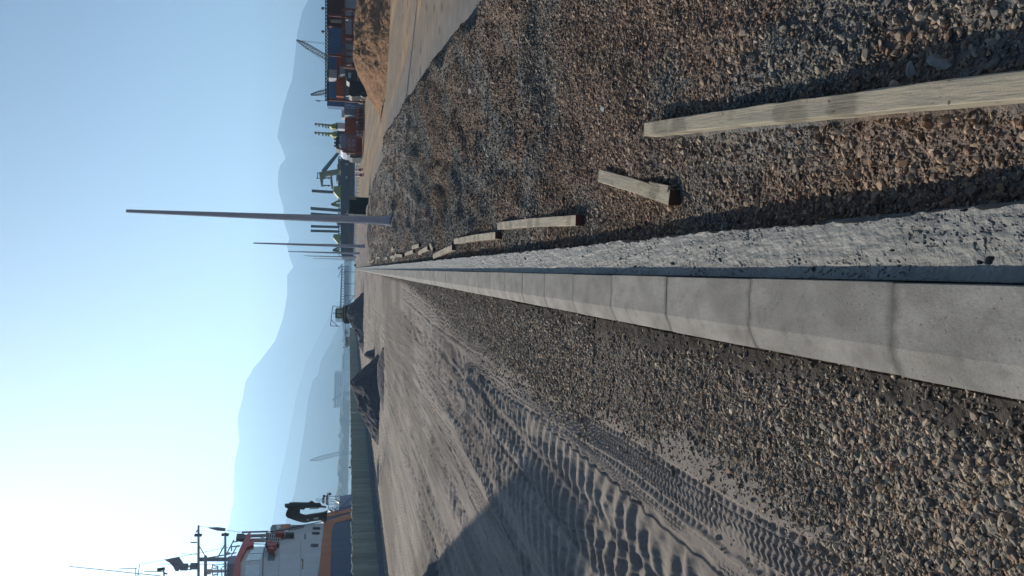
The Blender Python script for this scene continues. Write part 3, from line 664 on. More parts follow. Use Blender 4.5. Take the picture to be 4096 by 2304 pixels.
tag(shore([(1382, 1600), (1376, 1660), (1372, 1750), (1366, 1850), (1362, 1950), (1356, 2000), (1350, 2100), (1345, 2500), (1345, 3400)], 1200, 200, 'tree_far', 'woodland', jag=16), 'low dark belt of trees along the far shore at the left', 'trees', kind='stuff')
def far_block(name, x0, x1, y0, y1, Y, dep, material, label, cat, g=None, rows=3, win='dark_steel'):
    A = dY(x1, y1, Y); B = dY(x0, y0, Y); P_ = Part(name, ((A[0]+B[0])/2, Y, A[2]), label, cat, g); X0, X1 = sorted((A[0], B[0]))
    mb = MB(); mb.box((X0, Y, A[2]), (X1, Y+dep, B[2])); P_.add('wall', mb, material)
    mb = MB(); mb.box((X0-1, Y-1, B[2]), (X1+1, Y+dep+1, B[2]+.06*(B[2]-A[2]))); P_.add('roof', mb, 'town'); H = B[2]-A[2]
    for r in range(rows):
        mb = MB(); z = A[2]+H*(r+.35)/rows; mb.box((X0+2, Y-.25, z), (X1-2, Y-.02, z+H*.3/rows)); P_.add('window_row', mb, win)
    return P_
far_block('warehouse', 1340, 1366, 1493, 1550, 1500, 40, 'town', 'tallest pale hazy warehouse on the far shore', 'warehouse')
far_block('warehouse', 1338, 1366, 1552, 1631, 1510, 40, 'town', 'wide pale hazy warehouse left of the tallest one', 'warehouse')
far_block('warehouse', 1370, 1380, 1420, 1480, 1480, 30, 'town', 'low hazy shed right of the tallest warehouse on the far shore', 'warehouse', rows=1)
far_block('warehouse', 1355, 1366, 1740, 1752, 1480, 20, 'town', 'small square hazy tower house on the far shore', 'warehouse', rows=2)

# ------------------------------------------------------------------ cranes
def lattice(mb, a, b, w, tip=.3, n=14, t=.12):
    a = Vector(a); b = Vector(b); d = (b-a).normalized(); u = Vector((0, 1, 0)); v = d.cross(u).normalized()
    def c(s):
        ww = w*(min(1, s*12+.3) if s < .06 else 1)*(1 if s < .7 else 1-(1-tip)*(s-.7)/.3); q = a+(b-a)*s
        return [q+v*(ww*i)/2+u*(ww*j)/2 for i, j in ((-1, -1), (1, -1), (1, 1), (-1, 1))]
    pc = None
    for i in range(n+1):
        cc = c(i/n)
        if pc:
            for q in range(4): mb.bar(pc[q], cc[q], t); mb.bar(pc[q], cc[(q+1) % 4], t*.6)
        mb.bar(cc[0], cc[1], t*.6); mb.bar(cc[2], cc[3], t*.6); pc = cc
def crane(base, tip, Y, w, back, label, t=.12, stays=((0, 0),), n=14, mast=None, m='dark_steel', hook=None):
    A = dY(*base, Y); B = dY(*tip, Y); P_ = Part('lattice_crane', A-np.array([0, 0, 0]), label, 'crane')
    mb = MB(); lattice(mb, A, B, w, n=n, t=t); P_.add('boom', mb, m)
    mb = MB(); g = -2.5; mb.box((A[0]-3, Y-2, g), (A[0]+4, Y+2, A[2]-.4)); P_.add('cab_house', mb, m)
    for s in stays: mb = MB(); mb.bar(B, dY(*s, Y), t*.45); P_.add('stay_cable', mb, m)
    if hook: h = dY(*hook, Y); mb = MB(); mb.bar((B[0], Y, B[2]), h, t*.4); mb.bar(h, h-np.array([0, 0, 1.2]), t*4); P_.add('hook_line', mb, m)
crane((1322, 240), (1187, 161), 210, 1.15, 0, 'tall dark lattice crane boom leaning right above the blue container', .13, [(1305, 172), (1305, 178), (1303, 255)])
crane((1330, 362), (1243, 379), 210, .9, 0, 'shorter dark crane with a fan of stay cables near the left end of the truss', .12, [(1303, 350), (1303, 356), (1303, 368), (1303, 384)], 9)
crane((1366, 1812), (1240, 1842), 1150, 5, 0, 'pale hazy lattice crane standing on the far shore', .42, [(1300, 1846)], 16)
crane((1366, 1575), (1329, 1601), 1400, 4, 0, 'small hazy jib crane in front of the far warehouses', .5, [(1360, 1590)], 6)

# truss (conveyor gallery) over the containers, with lamps
P = Part('truss_gantry', dY(1310, 200, 119), 'long dark horizontal lattice truss running above the blue container', 'truss')
Y = 119; mb = MB()
for x in (1302, 1308, 1313.5): mb.bar(dY(x, -140, Y), dY(x, 405, Y), .13)
for x in (1302, 1313.5): mb.bar(dY(x, -140, Y+1.4), dY(x, 405, Y+1.4), .13)
P.add('chords', mb, 'black'); mb = MB(); y = -140
while y < 395: mb.bar(dY(1313.5, y, Y), dY(1302, y+7, Y), .09); mb.bar(dY(1302, y+7, Y), dY(1313.5, y+14, Y), .09); mb.bar(dY(1302, y+7, Y), dY(1302, y+7, Y+1.4), .08); y += 14
P.add('bracing', mb, 'black')
for a in (-120, 60, 220, 398): mb = MB(); mb.bar(dY(1313, a, Y+.7), (dY(1313, a, Y+.7)[0], Y+.7, -.15), .28); P.add('support_leg', mb, 'brown_steel')
for x, y, lab in ((1303, 32, 'floodlight box on the truss nearer the right picture edge'), (1303, 125, 'floodlight on a short stalk on the truss, left of the other')):
    P_ = Part('floodlight', dY(x, y, Y), lab, 'floodlight', 'floodlights on the truss'); mb = MB(); mb.bar(dY(x, y, Y), dY(x-9, y, Y), .12); P_.add('stalk', mb, 'dark_steel')
    mb = MB(); mb.prism(pl([(x-8, y-5), (x-11, y-4), (x-18, y-3), (x-18, y+3), (x-11, y+5), (x-8, y+5)], Y), (0, .5, 0)); P_.add('lamp_head', mb, 'dark_steel')
# flag on a pole above the containers
P = Part('flag_pole', dY(1313, 403, 121), 'thin pole with a small white flag at the left end of the truss', 'flag pole')
mb = MB(); mb.bar(dY(1313, 404, 121), dY(1262, 401, 121), .05); P.add('pole', mb, 'dark_steel')
mb = MB(); mb.prism(pl([(1261, 400), (1265, 404), (1272, 401), (1282, 403), (1279, 408), (1270, 405)], 121), (0, .02, 0)); P.add('cloth', mb, 'white')

# ------------------------------------------------------------------ containers and yard clutter
def container(x0, x1, y0, y1, Y, material, label, dep=2.44, extra=None, g='shipping containers stacked on the yard'):
    A = dY(x1, y1, Y); B = dY(x0, y0, Y); X0, X1 = A[0], B[0]; Z0, Z1 = A[2], B[2]
    P_ = Part('shipping_container', ((X0+X1)/2, Y, Z0), label, 'container', g); mb = MB(); mb.box((X0+.06, Y+.05, Z0+.03), (X1-.06, Y+dep, Z1-.03)); P_.add('body', mb, material)
    mb = MB()
    for z in (Z0+.08, Z1-.08): mb.box((X0, Y, z-.08), (X1, Y+.10, z+.08))
    for x in (X0+.08, X1-.08): mb.box((x-.08, Y-.004, Z0), (x+.08, Y+.12, Z1))
    P_.add('frame', mb, material); mb = MB(); q = X0+.3
    while q < X1-.35: mb.box((q, Y+.01, Z0+.17), (q+.14, Y+.048, Z1-.17)); q += .29
    P_.add('corrugation', mb, material); return P_, X0, X1, Z0, Z1
container(1314, 1377, 111, 428, 125, 'steel_blue', 'long blue container in the upper row')
P_, X0, X1, Z0, Z1 = container(1314, 1377, -208, 109, 125.1, 'maroon', 'long dark maroon container in the upper row at the right edge')
mb = MB(); mb.prism(pl([(1322, 78), (1367, 80), (1367, 93), (1323, 91)], 125), (0, .04, 0)); P_.add('sign_panel', mb, 'cream')
for o_ in [P_.root]: pass
container(1310, 1347, 277, 313, 121, 'c_white', 'small pale box unit standing out in front of the blue container')
container(1347, 1376, 210, 386, 122, 'c_orange', 'orange container in front of the blue one')
for a, b, lab in ((-40, 78, 'whitish grey container under the maroon one'), (82, 150, 'whitish grey container under the right end of the blue one'), (154, 262, 'whitish container between brown frames'), (270, 385, 'pale container behind the dark truck'), (387, 462, 'plain grey container at the left end of the row')):
    container(1378, 1432, a, b, 126 if a != 387 else 124.5, 'c_white' if a != 387 else 'c_grey', lab)
container(1380, 1424, 464, 538, 127, 'c_orange', 'rust orange container left of the plain grey one')
container(1432, 1456, -60, 380, 126, 'dark_steel', 'dark unit forming the bottom row behind the heap')
container(1367, 1380, 420, 470, 150, 'c_white', 'small pale deckhouse behind the grey container')
container(1350, 1380, 490, 516, 150, 'c_white', 'pale superstructure block behind the rust orange container')
# brown steel frames
for i, (y0, y1) in enumerate(((36, 140), (150, 168), (252, 268))):
    P_ = Part('steel_frame', dY(1430, (y0+y1)/2, 117), ['wide brown steel portal frame at the right of the yard', 'narrow double brown post with cross bars', 'narrow brown post left of the white container'][i], 'frame', 'brown steel frames in front of the containers')
    for y in (y0, y1): mb = MB(); b_ = dY(1372, y, 117); mb.bar(b_, (b_[0], 117, -.12), .32); P_.add('post', mb, 'brown_steel')
    for x in (1376, 1410): mb = MB(); mb.bar(dY(x, y0, 117), dY(x, y1, 117), .28); P_.add('crossbar', mb, 'brown_steel')
P_ = Part('steel_frame', dY(1366, 240, 116.5), 'long thin brown beam held in front of the blue container', 'frame', 'brown steel frames in front of the containers')
mb = MB(); mb.bar(dY(1368, 36, 116.5), dY(1368, 268, 116.5), .22); P_.add('crossbar', mb, 'brown_steel')
for y in (38, 200, 266): mb = MB(); b_ = dY(1368, y, 116.5); mb.bar(b_, (b_[0], 116.5, -.12), .2); P_.add('post', mb, 'brown_steel')
# racks on the yard left of the truck
def rack(y0, y1, xt, xb, Y, label, fill=None, posts=4, rails=(0, .45, .95), m='brown_steel'):
    A = dY(xb, y1, Y); B = dY(xt, y0, Y); P_ = Part('storage_rack', ((A[0]+B[0])/2, Y, A[2]), label, 'rack', 'steel racks along the edge of the yard')
    for i in range(posts): x = A[0]+(B[0]-A[0])*i/(posts-1); [P_.add('post', MB().bar((x, Y+d, A[2]), (x, Y+d, B[2]), .16), m) for d in (0, 1.5)]
    for r in rails: z = A[2]+(B[2]-A[2])*r+.08; [P_.add('rail', MB().bar((A[0], Y+d, z), (B[0], Y+d, z), .14), m) for d in (0, 1.5)]
    if fill: mb = MB(); mb.box((A[0]+.2, Y+.3, A[2]+.1), (B[0]-.2, Y+1.3, A[2]+(B[2]-A[2])*.8)); P_.add('panel', mb, fill)
rack(392, 425, 1380, 1457, 121, 'tall narrow rack with blue posts beside the dark truck', None, 3, m='steel_blue')
rack(428, 470, 1424, 1456, 121, 'low rack filled with dark red panels', 'maroon')
rack(472, 512, 1424, 1455, 121, 'low rack with a dark load left of the red one', 'black')
rack(514, 544, 1424, 1452, 121, 'low rack holding a white box', 'c_white', 3)
rack(548, 612, 1388, 1424, 123, 'brown scaffold standing against the pale hull', None, 4, (0, .5, .95))
# dark truck seen partly behind the brown heap
Y = 100; P_ = Part('dump_truck', dY(1462, 340, Y), 'dark dump truck standing behind the brown heap', 'truck')
b0 = dY(1466, 385, Y); g = -.12
mb = MB(); mb.prism(pl([(1388, 282), (1384, 300), (1386, 322), (1398, 330), (1430, 332), (1430, 282)], Y), (0, 2.3, 0)); P_.add('cab', mb, 'dark_steel')
mb = MB(); mb.prism(pl([(1398, 326), (1396, 380), (1408, 386), (1440, 384), (1440, 326)], Y), (0, 2.5, 0)); P_.add('tipper_body', mb, 'black')
mb = MB(); mb.prism(pl([(1440, 282), (1440, 384), (1452, 384), (1452, 282)], Y+.2), (0, 2.0, 0)); P_.add('chassis', mb, 'black')
mb = MB(); mb.prism(pl([(1392, 290), (1392, 312), (1404, 312), (1404, 290)], Y-.05), (0, .04, 0)); P_.add('window', mb, 'glass_pale')
for y in (292, 345, 372):
    c = dY(1450, y, Y); mb = MB(); vs = MB(); n_ = 18; P0 = [(c[0]+.55*cos(2*pi*i/n_), Y-.15, g+.55+.55*sin(2*pi*i/n_)) for i in range(n_)]; mb.prism(P0, (0, .5, 0)); w_ = P_.add('wheel', mb, 'black')
    mb = MB(); P0 = [(c[0]+.25*cos(2*pi*i/n_), Y-.2, g+.55+.25*sin(2*pi*i/n_)) for i in range(n_)]; mb.prism(P0, (0, .04, 0)); P_.add('rim', mb, 'dark_steel', parent=w_)
P_ = Part('hut', dY(1440, 276, 118), 'small green-grey cabin with a window behind the truck', 'cabin')
mb = MB(); mb.prism(pl(rect(1357, 1381, 264, 296), 119), (0, 1.8, 0)); P_.add('wall', mb, 'ship_grey')
mb = MB(); mb.prism(pl(rect(1362, 1374, 268, 282), 118.95), (0, .04, 0)); P_.add('window', mb, 'glass_pale')
mb = MB(); mb.prism(pl(rect(1354, 1357, 262, 298), 118.8), (0, 2.2, 0)); P_.add('roof', mb, 'dark_steel')
for y in (266, 294): mb = MB(); b_ = dY(1381, y, 119.5); mb.bar(b_, (b_[0], 119.5, -.12), .2); P_.add('leg', mb, 'dark_steel')

# red and white road barriers
def barrier(y, x0, x1, Y, label, wd=14):
    P_ = Part('road_barrier', dY(x1, y, Y), label, 'barrier', 'red and white plastic barriers'); y0, y1 = y-wd/2, y+wd/2
    zz = np.linspace(x0, x1, 5)
    for i, mm in enumerate(('pink_white', 'white', 'red', 'pink_white')):
        f0 = .55+.45*(i/4)**2; f1 = .55+.45*((i+1)/4)**2; yc = y
        mb = MB(); A = dY(zz[i+1], yc-wd/2*f1, Y); mb.prism(pl([(zz[i], yc-wd/2*f0), (zz[i], yc+wd/2*f0), (zz[i+1], yc+wd/2*f1), (zz[i+1], yc-wd/2*f1)], Y), (0, .45, 0)); P_.add('band', mb, mm)
barrier(679, 1418, 1452, 112, 'right one of the two red and white barriers')
barrier(700, 1419, 1456, 108, 'left one of the two red and white barriers', 15)
barrier(362, 1430, 1461, 102, 'red and white barrier beside the dark truck', 10)

# dark green box with a beige end panel
Y = 83; A = dY(1475, 858, Y); B = dY(1397, 787, Y); P_ = Part('storage_box', ((A[0]+B[0])/2, Y, A[2]), 'very dark green steel box behind the gravel with a beige end panel', 'box')
mb = MB(); mb.box((A[0], Y, A[2]), (B[0], Y+2.4, B[2])); P_.add('body', mb, 'dark_green', bevel=.03)
mb = MB(); mb.prism(pl([(1398, 786), (1426, 786), (1426, 799), (1399, 797)], Y-.02), (0, .015, 0)); P_.add('end_panel', mb, 'cream')
mb = MB(); mb.bar(dY(1380, 856, Y), dY(1412, 856, Y), .06); mb.bar(dY(1389, 840, Y-.1), dY(1389, 858, Y-.1), .06); P_.add('handle_rail', mb, 'white')
mb = MB()
for q in range(8): x = A[0]+(B[0]-A[0])*(q+.5)/8; mb.box((x-.03, Y-.05, A[2]+.1), (x+.03, Y-.003, B[2]-.1))
P_.add('rib', mb, 'dark_green')

# railing with low white kerb along the right part of the quay
P = Part('quay_railing', (30, 200, -.1), 'thin railing above a low white wall along the quay', 'railing')
mb = MB(); A = dY(1421, 634, 175); B = dY(1420, 1040, 215); A[2] = B[2] = .55; mb.bar(A, B, .35, .45); P.add('wall', mb, 'white')
for z in (1.15, 1.6, 2.0): mb = MB(); a_ = A.copy(); a_[2] = z; b_ = B.copy(); b_[2] = z; mb.bar(a_, b_, .06); P.add('rail', mb, 'brown_steel')
for i in range(32): t = i/31; q = A+(B-A)*t; mb = MB(); mb.bar((q[0], q[1], -.15), (q[0], q[1], 2.0), .10); P.add('post', mb, 'dark_steel')

# ------------------------------------------------------------------ hauled-out tug beside the yard
Y = 128; P = Part('tug_boat', dY(1450, 590, Y), 'pale blue tug hull with red underside standing beside the yard', 'boat')
mb = MB(); mb.prism(pl([(1359, 536), (1358, 560), (1358, 580), (1362, 598), (1372, 608), (1388, 613), (1402, 614), (1424, 618), (1424, 540), (1400, 536)], Y), (0, 7, 0)); P.add('hull', mb, 'hull_pale')
mb = MB(); mb.prism(pl([(1425, 548), (1425, 616), (1450, 617), (1450, 550)], Y+.3), (0, 6.4, 0)); P.add('underside', mb, 'red')
mb = MB(); e = [(1358, 578), (1364, 596), (1374, 607), (1388, 612), (1402, 610), (1414, 616)]
for a, b in zip(e, e[1:]): mb.bar(dY(*a, Y-.1), dY(*b, Y-.1), .3)
P.add('rubbing_strake', mb, 'white'); mb = MB(); mb.prism(pl([(1404, 615), (1398, 628), (1410, 632), (1445, 631), (1447, 617)], Y+.5), (0, 5, 0)); P.add('fender', mb, 'dark_steel')
mb = MB(); mb.prism(pl([(1343, 552), (1341, 585), (1346, 594), (1358, 598), (1358, 545), (1350, 545)], Y+1), (0, 4, 0)); P.add('wheelhouse', mb, 'dark_steel')
for y in (556, 570, 583): mb = MB(); mb.prism(pl(rect(1336, 1342, y-3, y+3), Y+1.2), (0, .6, 0)); P.add('deck_box', mb, 'black')
for y, x0, x1 in ((596, 1360, 1445), (607, 1372, 1446)): mb = MB(); mb.bar(dY(x0, y, Y-.25), dY(x1, y+1, Y-.25), .22); P.add('shore_prop', mb, 'brown_steel')
for y in (545, 558, 594): mb = MB(); mb.prism(pl([(1359, y), (1363, y-3), (1363, y+4), (1360, y+5)], Y-.12), (0, .1, 0)); P.add('bulwark_notch', mb, 'white')
def yellow_mast(x0, x1, y0, y1, label, Y=165):
    P_ = Part('signal_mast', dY(x1, y1, Y), label, 'mast', 'yellow-green signal masts behind the yard'); B = dY(x1, y1, Y); T_ = dY(x0, y0, Y); mb = MB(); mb.bar(B, T_, .55, seg=6, r2=.5); P_.add('pole', mb, 'yellow_green')
    mb = MB(); mb.prism(pl([(x1-26, y1-4), (x1-2, y1-12), (x1, y1+10), (x1-16, y1+8)], Y+.3), (0, 2.5, 0)); P_.add('funnel', mb, 'yellow_green')
    for f, wd in ((.05, 4), (.2, 7), (.38, 8), (.52, 9), (.64, 9)):
        x = x0+(x1-x0)*f; y = y0+(y1-y0)*f; mb = MB(); mb.bar(dY(x, y-4, Y-.2), dY(x, y+wd, Y-.2), .18); mb.bar(dY(x-3, y+wd, Y-.2), dY(x+3, y+wd, Y-.2), .3); P_.add('yardarm', mb, 'olive')
    mb = MB(); mb.bar(dY(x1, y1, Y), (B[0], Y, -2), 1.2); P_.add('trunk', mb, 'dark_steel')
    for f in (.5, .75): x = x0+(x1-x0)*f; mb = MB(); mb.bar(dY(x, y0+8, Y+.5), dY(x1, y0+9, Y+.5), .1); P_.add('ladder', mb, 'olive')
yellow_mast(1259, 1344, 495, 504, 'right one of the two yellow-green signal masts')
yellow_mast(1258, 1346, 530, 536, 'left one of the two yellow-green signal masts')

# ------------------------------------------------------------------ floating dock with its crane, spud legs and A-frames
Y = 305; P = Part('floating_dock', dY(1408, 830, Y), 'long very dark floating dock lying behind the railing', 'dock')
mb = MB(); mb.prism(pl([(1364, 625), (1362, 760), (1363, 1012), (1368, 1032), (1418, 1031), (1420, 625)], Y), (0, 24, 0)); P.add('hull', mb, 'hull_dark')
mb = MB(); mb.prism(pl(rect(1390, 1417, 926, 985), Y-.3), (0, .2, 0)); P.add('rusty_plate', mb, 'hull_rust')
mb = MB(); mb.prism(pl(rect(1380, 1394, 652, 662), Y-.3), (0, .2, 0)); mb.prism(pl(rect(1381, 1390, 704, 716), Y-.3), (0, .2, 0)); P.add('number_plate', mb, 'ship_grey')
mb = MB(); mb.prism(pl(rect(1352, 1363, 636, 654), Y+2), (0, 12, 0)); mb.prism(pl(rect(1349, 1363, 656, 680), Y+3), (0, 12, 0)); P.add('deckhouse', mb, 'olive')
mb = MB(); mb.prism(pl(rect(1345, 1362, 696, 724), Y+2), (0, 8, 0)); mb.prism(pl(rect(1352, 1363, 728, 745), Y+2), (0, 8, 0)); P.add('machinery', mb, 'ship_grey')
mb = MB()
for y0, y1, x0 in ((860, 866, 1350), (870, 892, 1346), (895, 900, 1349), (940, 960, 1356), (975, 990, 1352)): mb.prism(pl(rect(x0, 1363, y0, y1), Y+4), (0, 6, 0))
for y in range(628, 1025, 9): mb.bar(dY(1362, y, Y+.5), dY(1355, y, Y+.5), .35)
mb.bar(dY(1355, 628, Y+.5), dY(1355, 1020, Y+.5), .3); P.add('deck_rail', mb, 'dark_steel')
Y = 301; P = Part('dock_crane', dY(1360, 700, Y), 'olive green portal crane with a long jib reaching up from the right', 'crane')
mb = MB(); mb.prism(pl([(1276, 689), (1284, 687), (1295, 685), (1352, 676), (1357, 678), (1357, 692), (1346, 694), (1330, 697), (1295, 705), (1292, 706), (1290, 742), (1284, 744), (1278, 705)], Y), (0, 4, 0)); P.add('portal', mb, 'olive')
mb = MB(); mb.bar(dY(1292, 687, Y+2), dY(1357, 606, Y+2), 1.7, seg=6, r2=.7); P.add('jib', mb, 'spud')
mb = MB(); mb.prism(pl([(1321, 700), (1328, 702), (1332, 740), (1333, 752), (1326, 754), (1322, 730)], Y+2), (0, 4, 0)); P.add('counterweight_arm', mb, 'olive')
for y in (712, 742):
    mb = MB(); mb.bar(dY(1291, y, Y+2), dY(1322, y, Y+2), .4); mb.prism(pl(rect(1293, 1299, y-3, y+3), Y+1.6), (0, 1.2, 0)); mb.prism(pl(rect(1312, 1318, y-3, y+3), Y+1.6), (0, 1.2, 0)); P.add('hanging_cable', mb, 'dark_steel')
mb = MB(); mb.bar(dY(1270, 690, Y), dY(1270, 715, Y), .3); mb.bar(dY(1270, 692, Y), dY(1278, 692, Y), .3); mb.bar(dY(1265, 713, Y), dY(1278, 713, Y), .3); P.add('railing', mb, 'dark_steel')
mb = MB(); mb.prism(pl([(1335, 745), (1333, 765), (1348, 782), (1364, 800), (1364, 742), (1350, 744)], Y+2), (0, 8, 0)); tag(mb.build('deck_shelter', 'yellow_green', base=dY(1364, 770, Y)), 'yellow-green sloping shelter left of the portal crane', 'shelter')
for i, (x0, x1, ya, yb, wd) in enumerate(((1247, 1340, 763, 769, 11), (1242, 1357, 833, 842, 12), (1243, 1357, 854, 862, 9), (1243, 1352, 905, 908, 10), (1243, 1352, 923, 926, 10))):
    P_ = Part('spud_leg', dY(x1, yb, Y+8), ['rightmost dark blue-grey square leg standing clear of the others', 'thick square leg just right of the tallest post', 'square leg almost hidden by the tallest post', 'square leg left of the tallest post', 'leftmost square leg rising from the dock'][i], 'spud leg', 'square legs rising from the dock')
    mb = MB(); a_ = dY(x0, ya, Y+8); b_ = dY(x1+5, yb, Y+8); s = wd*Y/3000/2
    mb.prism([a_+np.array([-s, 0, 0]), a_+np.array([s, 0, 0]), b_+np.array([s, 0, 0]), b_+np.array([-s, 0, 0])], (0, 2*s, 0)); P_.add('column', mb, 'spud')
    mb = MB(); mb.bar(a_+np.array([-s*.5, -.05, 0]), b_+np.array([-s*.5, -.05, 0]), .12); mb.bar(a_+np.array([s*.5, -.05, 0]), b_+np.array([s*.5, -.05, 0]), .12); P_.add('rack_strip', mb, 'black')
for i, (x0, x1, y0, y1) in enumerate(((1325, 1361, 800, 828), (1331, 1358, 988, 1008))):
    P_ = Part('a_frame', dY(x1, (y0+y1)/2, Y), ['yellow-green A-frame between two square legs', 'small grey-green A-frame near the left end of the dock'][i], 'frame', 'A-frames on the dock'); ym = (y0*.35+y1*.65)
    for q in ((x1, y0), (x1, y1), (x1, ym)): mb = MB(); mb.bar(dY(x0, ym, Y+1), dY(*q, Y+1), .7); P_.add('strut', mb, ('yellow_green', 'olive')[i])
    mb = MB(); mb.bar(dY((x0+x1)/2, y0*.5+ym*.5, Y+1), dY((x0+x1)/2, y1*.5+ym*.5, Y+1), .5); P_.add('crossbar', mb, ('yellow_green', 'olive')[i])
mb = MB(); mb.prism(pl([(1334, 937), (1332, 950), (1346, 965), (1352, 974), (1360, 974), (1360, 936)], Y+3), (0, 10, 0)); tag(mb.build('deck_house', 'yellow_green', base=dY(1360, 950, Y)), 'yellow-green deckhouse with sloping front behind the second post', 'deckhouse')

# ------------------------------------------------------------------ wire fence on Y-topped posts, conveyor trestle across the water
P = Part('wire_fence', (0, 245, -.1), 'sparse dark wire fence with Y-topped posts at the end of the quay', 'fence'); Y = 236
for y in (1000, 1043, 1087, 1135, 1183, 1226, 1270, 1330): mb = MB(); b_ = dY(1384, y, Y); mb.bar(b_, (b_[0], Y, -.15), .16); mb.bar(b_, dY(1377, y-4, Y), .12); mb.bar(b_, dY(1377, y+4, Y), .12); P.add('post', mb, 'dark_steel')
mb = MB(); mb.bar(dY(1384, 1076, Y), dY(1382, 1350, Y), .13)
for x in (1405, 1409, 1413): mb.bar(dY(x, 1040, Y), dY(x-1, 1230, Y), .05)
P.add('wire', mb, 'dark_steel')
mb = MB(); mb.bar(dY(1415, 1184, Y-3), dY(1390, 1222, Y-3), .2); P.add('brace', mb, 'dark_steel')
mb = MB(); mb.prism(pl(rect(1419, 1424, 1056, 1066), 190), (0, .6, 0)); mb.prism(pl([(1416, 1058), (1419, 1057), (1419, 1065), (1417, 1063)], 190), (0, .5, 0)); tag(mb.build('bollard', 'black', base=dY(1424, 1060, 190)), 'black mooring bollard at the far end of the concrete strip', 'bollard')
Y = 620; P = Part('conveyor_trestle', dY(1386, 1150, Y), 'pale hazy trestle bridge crossing the water in the distance', 'trestle')
mb = MB(); mb.bar(dY(1368, 1066, Y), dY(1362, 1240, Y), 1.2); mb.bar(dY(1379, 1066, Y), dY(1378, 1240, Y), 1.0); mb.bar(dY(1390, 1062, Y), dY(1390, 1240, Y), 1.6); P.add('deck', mb, 'ship_grey')
for y in range(1066, 1242, 11): mb = MB(); t = (y-1066)/175; mb.bar(dY(1368-6*t, y, Y), dY(1400, y, Y), .8); P.add('bent', mb, 'ship_grey')
mb = MB(); mb.bar(dY(1370, 1055, Y), dY(1354, 1078, Y), .9); mb.bar(dY(1354, 1078, Y), dY(1354, 1066, Y), .5); mb.bar(dY(1366, 1078, Y), dY(1352, 1110, Y), .5); P.add('head_frame', mb, 'ship_grey')

# ------------------------------------------------------------------ machine cab above the dark heap
Y = 110; P = Part('crawler_machine', dY(1425, 1258, Y), 'tracked machine with a boxy glazed cab and cage rails behind a dark heap', 'excavator')
q = lambda rx, ry: (1200+rx*.24155, 1150+ry*.24155)
mb = MB(); mb.prism(pl([q(582, 365), q(600, 350), q(715, 350), q(715, 512), q(582, 508)], Y), (0, 1.8, 0)); c_ = P.add('cab', mb, 'olive')
mb = MB(); mb.prism(pl([q(612, 375), q(612, 425), q(700, 425), q(700, 388), q(690, 380)], Y-.03), (0, .03, 0)); mb.prism(pl([q(614, 437), q(614, 480), q(690, 482), q(660, 437)], Y-.03), (0, .03, 0)); P.add('window', mb, 'glass_pale', parent=c_)
mb = MB(); mb.prism(pl([q(606, 368), q(606, 490), q(612, 490), q(612, 368)], Y-.05), (0, .05, 0)); mb.prism(pl([q(606, 426), q(606, 436), q(700, 436), q(700, 426)], Y-.05), (0, .05, 0)); P.add('window_frame', mb, 'black', parent=c_)
def cage(a, b, c, d, n, nm):
    mb = MB()
    for i in range(n+1): f = i/n; mb.bar(dY(*q(a, c+(d-c)*f), Y-.1), dY(*q(b, c+(d-c)*f), Y-.1), .06)
    for i in range(n+1): f = i/n; mb.bar(dY(*q(a+(b-a)*f, c), Y-.1), dY(*q(a+(b-a)*f, d), Y-.1), .05)
    P.add(nm, mb, 'dark_steel')
cage(606, 715, 316, 350, 2, 'cage_rail'); cage(592, 745, 514, 566, 3, 'cage_rail')
mb = MB(); mb.prism(pl([q(715, 310), q(715, 570), q(745, 600), q(810, 600), q(900, 420), q(900, 285), q(800, 282), q(760, 305)], Y+.2), (0, 2.6, 0)); P.add('body', mb, 'dark_steel')
mb = MB(); mb.prism(pl(rect(*[1200+v*.24155 for v in (730, 748)], *[1150+v*.24155 for v in (312, 566)]), Y+.1), (0, .3, 0)); P.add('deck_edge', mb, 'rust')
mb = MB()
for a, b in (((585, 310), (542, 306)), ((542, 306), (516, 532)), ((516, 532), (503, 634)), ((503, 634), (655, 642)), ((516, 532), (622, 640))): mb.bar(dY(*q(*a), Y+.5), dY(*q(*b), Y+.5), .09)
P.add('boom_frame', mb, 'dark_steel'); mb = MB(); mb.bar(dY(*q(580, 426), Y+.6), dY(*q(552, 426), Y+.6), .07); mb.bar(dY(*q(560, 426), Y+.6), dY(*q(552, 426), Y+.6), .2); P.add('beacon', mb, 'black')
for dx in (0, 1): mb = MB(); mb.prism(pl([q(830, 300), q(830, 560), q(930, 540), q(930, 320)], Y+.1+dx*2.2), (0, .6, 0)); P.add('track', mb, 'black')
P_ = Part('hut', dY(1400, 1367, 190), 'flat green cabin just behind the far end of the green fence', 'cabin')
mb = MB(); mb.prism(pl(rect(1385, 1402, 1350, 1384), 190), (0, 2.4, 0)); P_.add('wall', mb, 'mesh_green'); mb = MB(); mb.prism(pl(rect(1383.5, 1385, 1349, 1385), 189.8), (0, 2.8, 0)); P_.add('roof', mb, 'dark_green')
P_ = Part('cargo_ship', dY(1392, 1350, 900), 'distant ship with a bright red hull between the machine and the hut', 'ship')
mb = MB(); mb.prism(pl([(1380, 1318), (1379, 1340), (1380, 1346), (1387, 1348), (1392, 1346), (1392, 1316)], 900), (0, 14, 0)); mb.prism(pl([(1381, 1350), (1381, 1388), (1372, 1390), (1371, 1392), (1385, 1392), (1392, 1392), (1392, 1350)], 900), (0, 14, 0)); P_.add('hull', mb, 'red')
mb = MB(); mb.prism(pl(rect(1374, 1380, 1352, 1362), 902), (0, 8, 0)); mb.bar(dY(1366, 1358, 903), dY(1375, 1358, 903), .8); P_.add('superstructure', mb, 'white')

